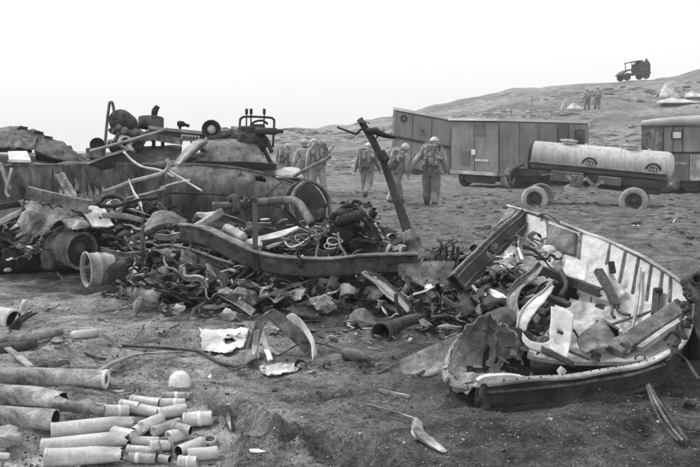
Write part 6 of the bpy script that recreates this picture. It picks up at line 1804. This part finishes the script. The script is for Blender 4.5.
# ------------------------------------------------------------ foreground scraps
def gl(l): return [G(x, y, h) for (x, y, h) in l]
p = G(180, 384)
m = MB(); m.lathe(p - V(0, 0, .01), p + V(.0, -.01, .10), [(0, .085), (.35, .084), (.65, .072), (.9, .045), (1, .018), (1.02, .001)], 26, dent=.05, seed=2)
put(m, 'helmet_liner', 'white', 'smooth white dome lying on the sand above the shell cases', 'dome')
m = MB().beam(gl([(229, 432, -.02), (228.5, 418, .03), (228, 404, .12)]), rect(.03, .02), n=5, amp=.004)
put(m, 'stake', 'wood', 'short wooden stake driven into the sand right of the shell cases', 'stake')
m = MB(); m.box(G(227, 394, .01), (.035, .02, .014), bev=.003); put(m, 'chip', 'black', 'tiny black chip above the wooden stake', 'chip')
m = MB(); m.loft([gl([(248, 449, .01), (258, 448, .012)]), gl([(250, 453, .012), (268, 452, .008)])], 5, 8, .006, 20, 2, .003, tear=.2); put(m, 'paper_scrap', 'white', 'small white paper scrap on the sand near the bottom edge', 'paper')
# bent sheet group
m = MB(); m.loft([gl([(198, 327, .02), (222, 328, .03), (250, 327, .02)]), gl([(200, 340, .03), (224, 342, .05), (247, 341, .04)]), gl([(201, 352, .01), (222, 353, .02), (238, 353, .0)])], 22, 30, .018, 7, 5, .004, tear=.16, crease=.012, holes=[(.45, .62, .12, .12), (.9, .9, .15, .12)])
put(m, 'flat_sheet', 'cloth', 'flat bright sheet with a hole lying left of the folded metal strap', 'sheet metal')
def strip2(l, w, name, mm, lb, cat, amp=.008, tear=.04, nv=20, th=.008):
    a = [A(*q) if len(q) == 3 and q[2] > 2 else G(*q) for q in l]
    m = MB(); m.loft([a, [p.lerp(q, 0) + V(*w) * .5 + V(0, .012, 0) for p, q in zip(a, a)], [p + V(*w) for p in a]], 6, nv, amp, 6, len(lb), th, tear=tear)
    return put(m, name, mm, lb, cat)
strip2([(243, 367, .02), (246, 352, 6.55), (252, 333, 6.6), (258, 318, 6.65), (266, 318, 6.75), (284, 333, 6.75), (298, 347, 6.75), (306, 354, .01)], (.10, .08, .05), 'folded_strap', 'steel', 'wide grey strap folded like a roof on the sand', 'strap', nv=34)
strip2([(254, 330, 6.62), (252, 345, 6.58), (253, 360, .02)], (.05, .03, .0), 'shard', 'pale', 'upright pale shard inside the folded strap', 'shard')
strip2([(257, 326, 6.7), (262, 344, 6.65), (268, 362, .02)], (.04, .04, .0), 'shard', 'bright', 'bright shard leaning inside the folded strap', 'shard')
strip2([(262, 345, 6.6), (268, 352, 6.6), (274, 352, 6.62)], (.08, .02, -.02), 'shard', 'bright', 'small bright shard on the right leg of the folded strap', 'shard')
m = MB(); m.loft([[G(280, 324, .0), G(284, 318, .10), A(291, 313, 7.0), A(300, 318, 6.9), A(312, 335, 6.75), G(319, 356, .01)], [G(286, 332, .0), G(289, 326, .05), A(296, 326, 6.95), A(303, 332, 6.85), A(311, 344, 6.7), G(314, 360, .0)]], 8, 24, .012, 6, 3, .008, tear=.08)
put(m, 'curved_fin', 'cloth', 'bright curved fin arching beside the folded strap', 'fin')
m = MB(); m.loft([gl([(258, 365, .02), (270, 363, .05), (290, 362, .04), (304, 366, .01)]), gl([(260, 372, .02), (268, 376, .03), (284, 374, .03), (298, 371, .01)])], 14, 30, .02, 9, 6, .003, tear=.5, crease=.02)
put(m, 'cloth_scrap', 'cloth', 'ragged white cloth scrap at the foot of the folded strap', 'cloth')
for (x, y, s, kd, mm, lb) in ((300, 366, .13, 'curl', 'burnt', 'burnt curl right of the ragged white cloth'), (312, 371, .07, 'sheet', 'pale', 'small pale shred right of the burnt curl'), (327, 366, .09, 'curl', 'dark', 'dark crooked scrap right of the curved fin'), (332, 338, .11, 'sheet', 'white', 'white triangular scrap right of the curved fin'), (290, 351, .16, 'strip', 'dark', 'dark strip under the folded strap'),
                          (195, 324, .06, 'chunk', 'stone', 'round pale stone at the corner of the bright flat sheet'), (188, 326, .1, 'strip', 'pale', 'pale chip left of the bright flat sheet'), (232, 336, .16, 'strip', 'pale', 'pale strip lying across the bright flat sheet'), (262, 322, .08, 'chunk', 'burnt', 'burnt lump behind the folded strap'), (210, 377, .05, 'sheet', 'white', 'tiny white shred right of the white dome'), (112, 343, .16, 'strip', 'steel', 'grey strip on the sand above the farthest thick tube'), (240, 370, .12, 'sheet', 'burnt', 'burnt scrap at the left foot of the folded strap'),
                          (358, 327, .14, 'sheet', 'burnt', 'burnt scrap on the sand below the round topped plate'), (346, 322, .18, 'plank', 'wood', 'flat wooden bar on the sand below the wreck'), (303, 321, .2, 'plank', 'steel', 'flat grey bar behind the curved fin'), (140, 334, .12, 'strip', 'steel', 'grey shred in the middle of the left sand'), (100, 318, .08, 'chunk', 'stone', 'pale stone right of the pale cylinder'), (52, 310, .12, 'strip', 'steel', 'grey shred on the pale sand slope'), (160, 330, .08, 'sheet', 'pale', 'pale shred near the left sand hollow')):
    put(scrap(kd, G(x, y, s * .25), s, random.Random(int(x * 3 + y)), x), 'scrap', mm, lb, 'scrap')
m = MB().tube(gl([(118, 345, .02), (150, 347, .03), (176, 349, .02), (200, 352, .03), (220, 362, .02), (238, 368, .02)]), .014, 6, n=30)
put(m, 'cable', 'dark', 'dark cable lying from the left sand to the folded strap', 'cable')
m = MB().tube([A(300, 341, 6.75), A(322, 344, 6.8), G(346, 351, .03)], .008, 6, n=12)
put(m, 'wire', 'burnt', 'thin wire from the curved fin to the bottle', 'wire')
m = MB(); a, b = G(344, 353, .05), G(363, 356, .05)
m.lathe(a, b, [(-.05, .001), (-.05, .035), (0, .05), (.1, .052), (.7, .05), (.85, .04), (1, .025), (1.1, .022), (1.1, .001)], 18)
put(m, 'bottle', 'steel', 'small grey bottle lying below the wreck', 'bottle')
for k, (x, y, s, kd, mm, lb) in enumerate(((366, 361, .10, 'curl', 'burnt', 'burnt knot of metal touching the grey bottle'), (374, 360, .09, 'strip', 'burnt', 'burnt strip right of the grey bottle'), (364, 368, .09, 'curl', 'dark', 'dark scrap below the grey bottle'), (379, 364, .07, 'chunk', 'steel', 'grey lump right of the grey bottle'))):
    put(scrap(kd, G(x, y, .04), s, random.Random(k + 9), x), 'scrap', mm, lb, 'scrap')
m = MB().beam(gl([(378, 390, .015), (392, 393, .03), (410, 396, .015)]), rect(.02, .02), n=8, amp=.008, jag=.02); put(m, 'stick', 'wood', 'short splintered stick on the sand below the triangular plate', 'stick')
m = MB().tube(gl([(367, 404, .01), (385, 409, .03), (402, 414, .03), (419, 420, .04)]), .0065, 6, n=16); put(m, 'cord', 'wood', 'thin cord leading to the strip of cloth on the sand', 'cord')
m = MB(); m.loft([gl([(412, 421, .03), (415, 419, .06), (421, 420, .04)]), gl([(411, 429, .03), (416, 430, .06), (424, 429, .03)]), gl([(416, 437, .02), (424, 438, .05), (431, 436, .02)]), gl([(428, 446, .01), (436, 449, .03), (444, 447, .01)]), gl([(438, 452, .0), (444, 453, .012), (449, 451, .0)])], 30, 11, .005, 12, 4, .002, tear=.06, crease=.006); put(m, 'cloth_strip', 'canvas', 'pale twisted strip of cloth on the sand at the end of the cord', 'cloth')
m = MB(); m.loft([gl([(413, 422, .03), (418, 423, .05)]), gl([(411, 431, .03), (417, 432, .04)]), gl([(415, 439, .0), (424, 440, .02)])], 12, 6, .01, 12, 9, .004, tear=.08); put(m, 'cloth_strip', 'cloth', 'short flap of cloth left of the long twisted strip', 'cloth')
# left foreground junk
m = MB(); a, b = A(-6, 317, 7.6), A(14, 321, 7.5)
m.lathe(a, b, [(0, .001), (0, .105), (.1, .115), (.85, .115), (.95, .12), (1, .11), (1, .095), (.7, .09), (.7, .001)], 24, mis=[0] * 6 + [1] * 2)
put(m, 'can', ['cloth', 'casedark'], 'pale can with dark open end at the left edge', 'can')
m = MB(); m.loft([[G(14, 324, .06), G(19, 310, .12), A(22, 300, 8.2)], [G(22, 324, .03), A(25, 308, 8.1), A(29, 299, 8.3)]], 8, 10, .02, 8, 5, .008, tear=.12); put(m, 'cloth_rag', 'cloth', 'pale upright rag behind the open can', 'rag')
m = MB(); a = [G(0, 346, .02), A(6, 333, 7.2), A(14, 320, 7.3), A(28, 312, 7.5)]; m.loft([a, [p + V(.09, .04, -.01) for p in a]], 4, 16, .008, 6, 3, .012, tear=.05); m.tube([p + V(.045, -.02, .01) for p in a], .008, 6, n=12); put(m, 'curved_strip', 'black', 'black curved strip with a pale edge before the open can', 'strip')
m = MB().tube(gl([(-8, 341, .05), (20, 339, .06), (44, 335, .06), (63, 331, .05)]), [.05, .045, .04, .03], 9, n=14); put(m, 'charred_pole', 'wood', 'weathered pole lying on the sand at the left edge', 'pole')
m = MB().tube(gl([(-8, 350, .03), (14, 348, .04), (36, 343, .03)]), [.05, .06, .035], 9, n=10); put(m, 'charred_log', 'burnt', 'short charred log below the weathered pole', 'log')
m = MB(); m.loft([[G(64, 341, .0), A(67, 330, 7.25), A(66, 326, 7.3)], [G(71, 340, .0), A(71, 333, 7.2), A(67.5, 326.5, 7.3)]], 8, 8, .012, 8, 5, .012); put(m, 'shard', 'pale', 'pale leaf shaped shard standing at the end of the weathered pole', 'shard')
m = MB(); m.loft([gl([(48, 340, .02), (56, 335, .05), (64, 336, .03)]), gl([(47, 342, .0), (56, 342, .04), (64, 341, .01)])], 6, 8, .01, 8, 5, .008, tear=.1); put(m, 'shard', 'steel', 'grey shard left of the leaf shaped shard', 'shard')
m = MB().lathe(G(72, 335, .035), G(98, 332.5, .035), [(0, .001), (0, .035), (.1, .04), (.9, .04), (1, .03), (1, .001)], 14, dent=.1, seed=3); put(m, 'pale_rod', 'case', 'pale stubby rod lying right of the leaf shaped shard', 'rod')
m = MB().beam(gl([(6, 347, .04), (18, 356, .03), (31, 368, .02)]), rect(.05, .02), n=6, amp=.008, jag=.03); put(m, 'slat', 'wood', 'thin wooden slat slanting towards the farthest thick tube', 'slat')
m = MB().beam(gl([(92, 375, .02), (108, 366, .05), (124, 359, .06), (142, 354, .05), (182, 352, .03)]), rect(.035, .02), n=14, amp=.01, jag=.02); put(m, 'lath', 'wood', 'long bent wooden lath in front of the left sand hollow', 'lath')
m = MB(); m.loft([gl([(82, 352, .03), (96, 356, .06), (108, 358, .03)]), gl([(84, 356, .0), (96, 360, .03), (106, 361, .01)])], 6, 12, .012, 8, 5, .008, tear=.15); put(m, 'bark_strip', 'dark', 'dark ragged strip left of the bent lath', 'strip')
m = MB(); m.loft([gl([(36, 366, .05), (52, 361, .10), (68, 359, .05)]), gl([(40, 372, .01), (56, 368, .06), (72, 362, .02)])], 8, 14, .02, 8, 15, .008, tear=.15); put(m, 'earth_crust', 'burnt', 'dark crumpled crust of metal above the farthest thick tube', 'scrap')
for (x, y, s, kd, mm, lb) in ((137, 391, .07, 'curl', 'burnt', 'burnt knot at the top left of the shell case pile'), (128, 396, .1, 'strip', 'steel', 'grey strip behind the shell case pile'), (108, 372, .08, 'sheet', 'white', 'white shred near the bright end ring'), (122, 366, .07, 'sheet', 'pale', 'pale shred under the bent lath'), (118, 392, .1, 'strip', 'pale', 'pale straw like strip left of the shell case pile')):
    put(scrap(kd, G(x, y, .02), s, random.Random(int(x * 3 + y)), x), 'scrap', mm, lb, 'scrap')

# pebbles and clods of sand nobody could count
gb = MB(); rg = random.Random(99)
bm = bmesh.new(); bmesh.ops.create_icosphere(bm, subdivisions=1, radius=1); bm.verts.index_update()
iv = [v.co.copy() for v in bm.verts]; if_ = [[v.index for v in f.verts] for f in bm.faces]; bm.free()
for k in range(9000):
    py = 300 + 175 * rg.random() ** .9; px = rg.uniform(-30, 730)
    p = flat(px, py); z = gh(p.x, p.y)
    s = rg.choice((.002, .0025, .003, .004, .005, .007)) * (1 if rg.random() < .96 else 2.2)
    if px < 380: s *= 1.25
    sx, sy, sz = s * rg.uniform(.7, 1.4), s * rg.uniform(.7, 1.4), s * rg.uniform(.4, .9)
    gb.add([(p.x + v.x * sx, p.y + v.y * sy, z + v.z * sz + sz * .3) for v in iv], if_, 1 if rg.random() < .22 else 0)
o = gb.build('gravel', ['burnt', 'stone'], origin=(0, 0, 0)); o['kind'] = 'stuff'

# churned sand clods over the middle distance
cb = MB()
for k in range(3600):
    y = 8.5 + 19 * rg.random() ** 1.2; x = rg.uniform(-.25 * y, .52 * y)
    if N3((x * .5, y * .9, 44.0)) < -.05: continue
    s = rg.choice((.02, .03, .04, .055, .08)); z = gh(x, y); j = rg.random() * 9
    cb.add([(x + v.x * s * 1.3 * (1 + .5 * N3(v * 2 + V(j, 0, 0))), y + v.y * s * (1 + .5 * N3(v * 2 + V(0, j, 0))), z + v.z * s * .6) for v in iv], if_)
o = cb.build('sand_clods', 'sand', origin=(0, 0, 0)); o['kind'] = 'stuff'
# ------------------------------------------------------------ haze
hz = MB()
X0, X1, Y0, Y1, Z0, Z1 = -305, 305, -130, 305, -8, 19.5
hz.add([(X0, Y0, Z0), (X1, Y0, Z0), (X1, Y1, Z0), (X0, Y1, Z0), (X0, Y0, Z1), (X1, Y0, Z1), (X1, Y1, Z1), (X0, Y1, Z1)],
       [(3, 2, 1, 0), (4, 5, 6, 7), (0, 1, 5, 4), (1, 2, 6, 5), (2, 3, 7, 6), (3, 0, 4, 7)])
hm_ = bpy.data.materials.new('haze')
hm_.use_nodes = True
hm_.node_tree.nodes.clear()
ho_ = hm_.node_tree.nodes.new('ShaderNodeOutputMaterial')
pv_ = hm_.node_tree.nodes.new('ShaderNodeVolumePrincipled')
pv_.inputs['Color'].default_value = (.95, .95, .95, 1)
pv_.inputs['Density'].default_value = .0015
hm_.node_tree.links.new(pv_.outputs['Volume'], ho_.inputs['Volume'])
M['haze'] = hm_
o = hz.build('haze', 'haze', origin=(0, 0, 0))
o['kind'] = 'stuff'
for _o in SC.objects:
    if '_w' in _o:
        del _o['_w']
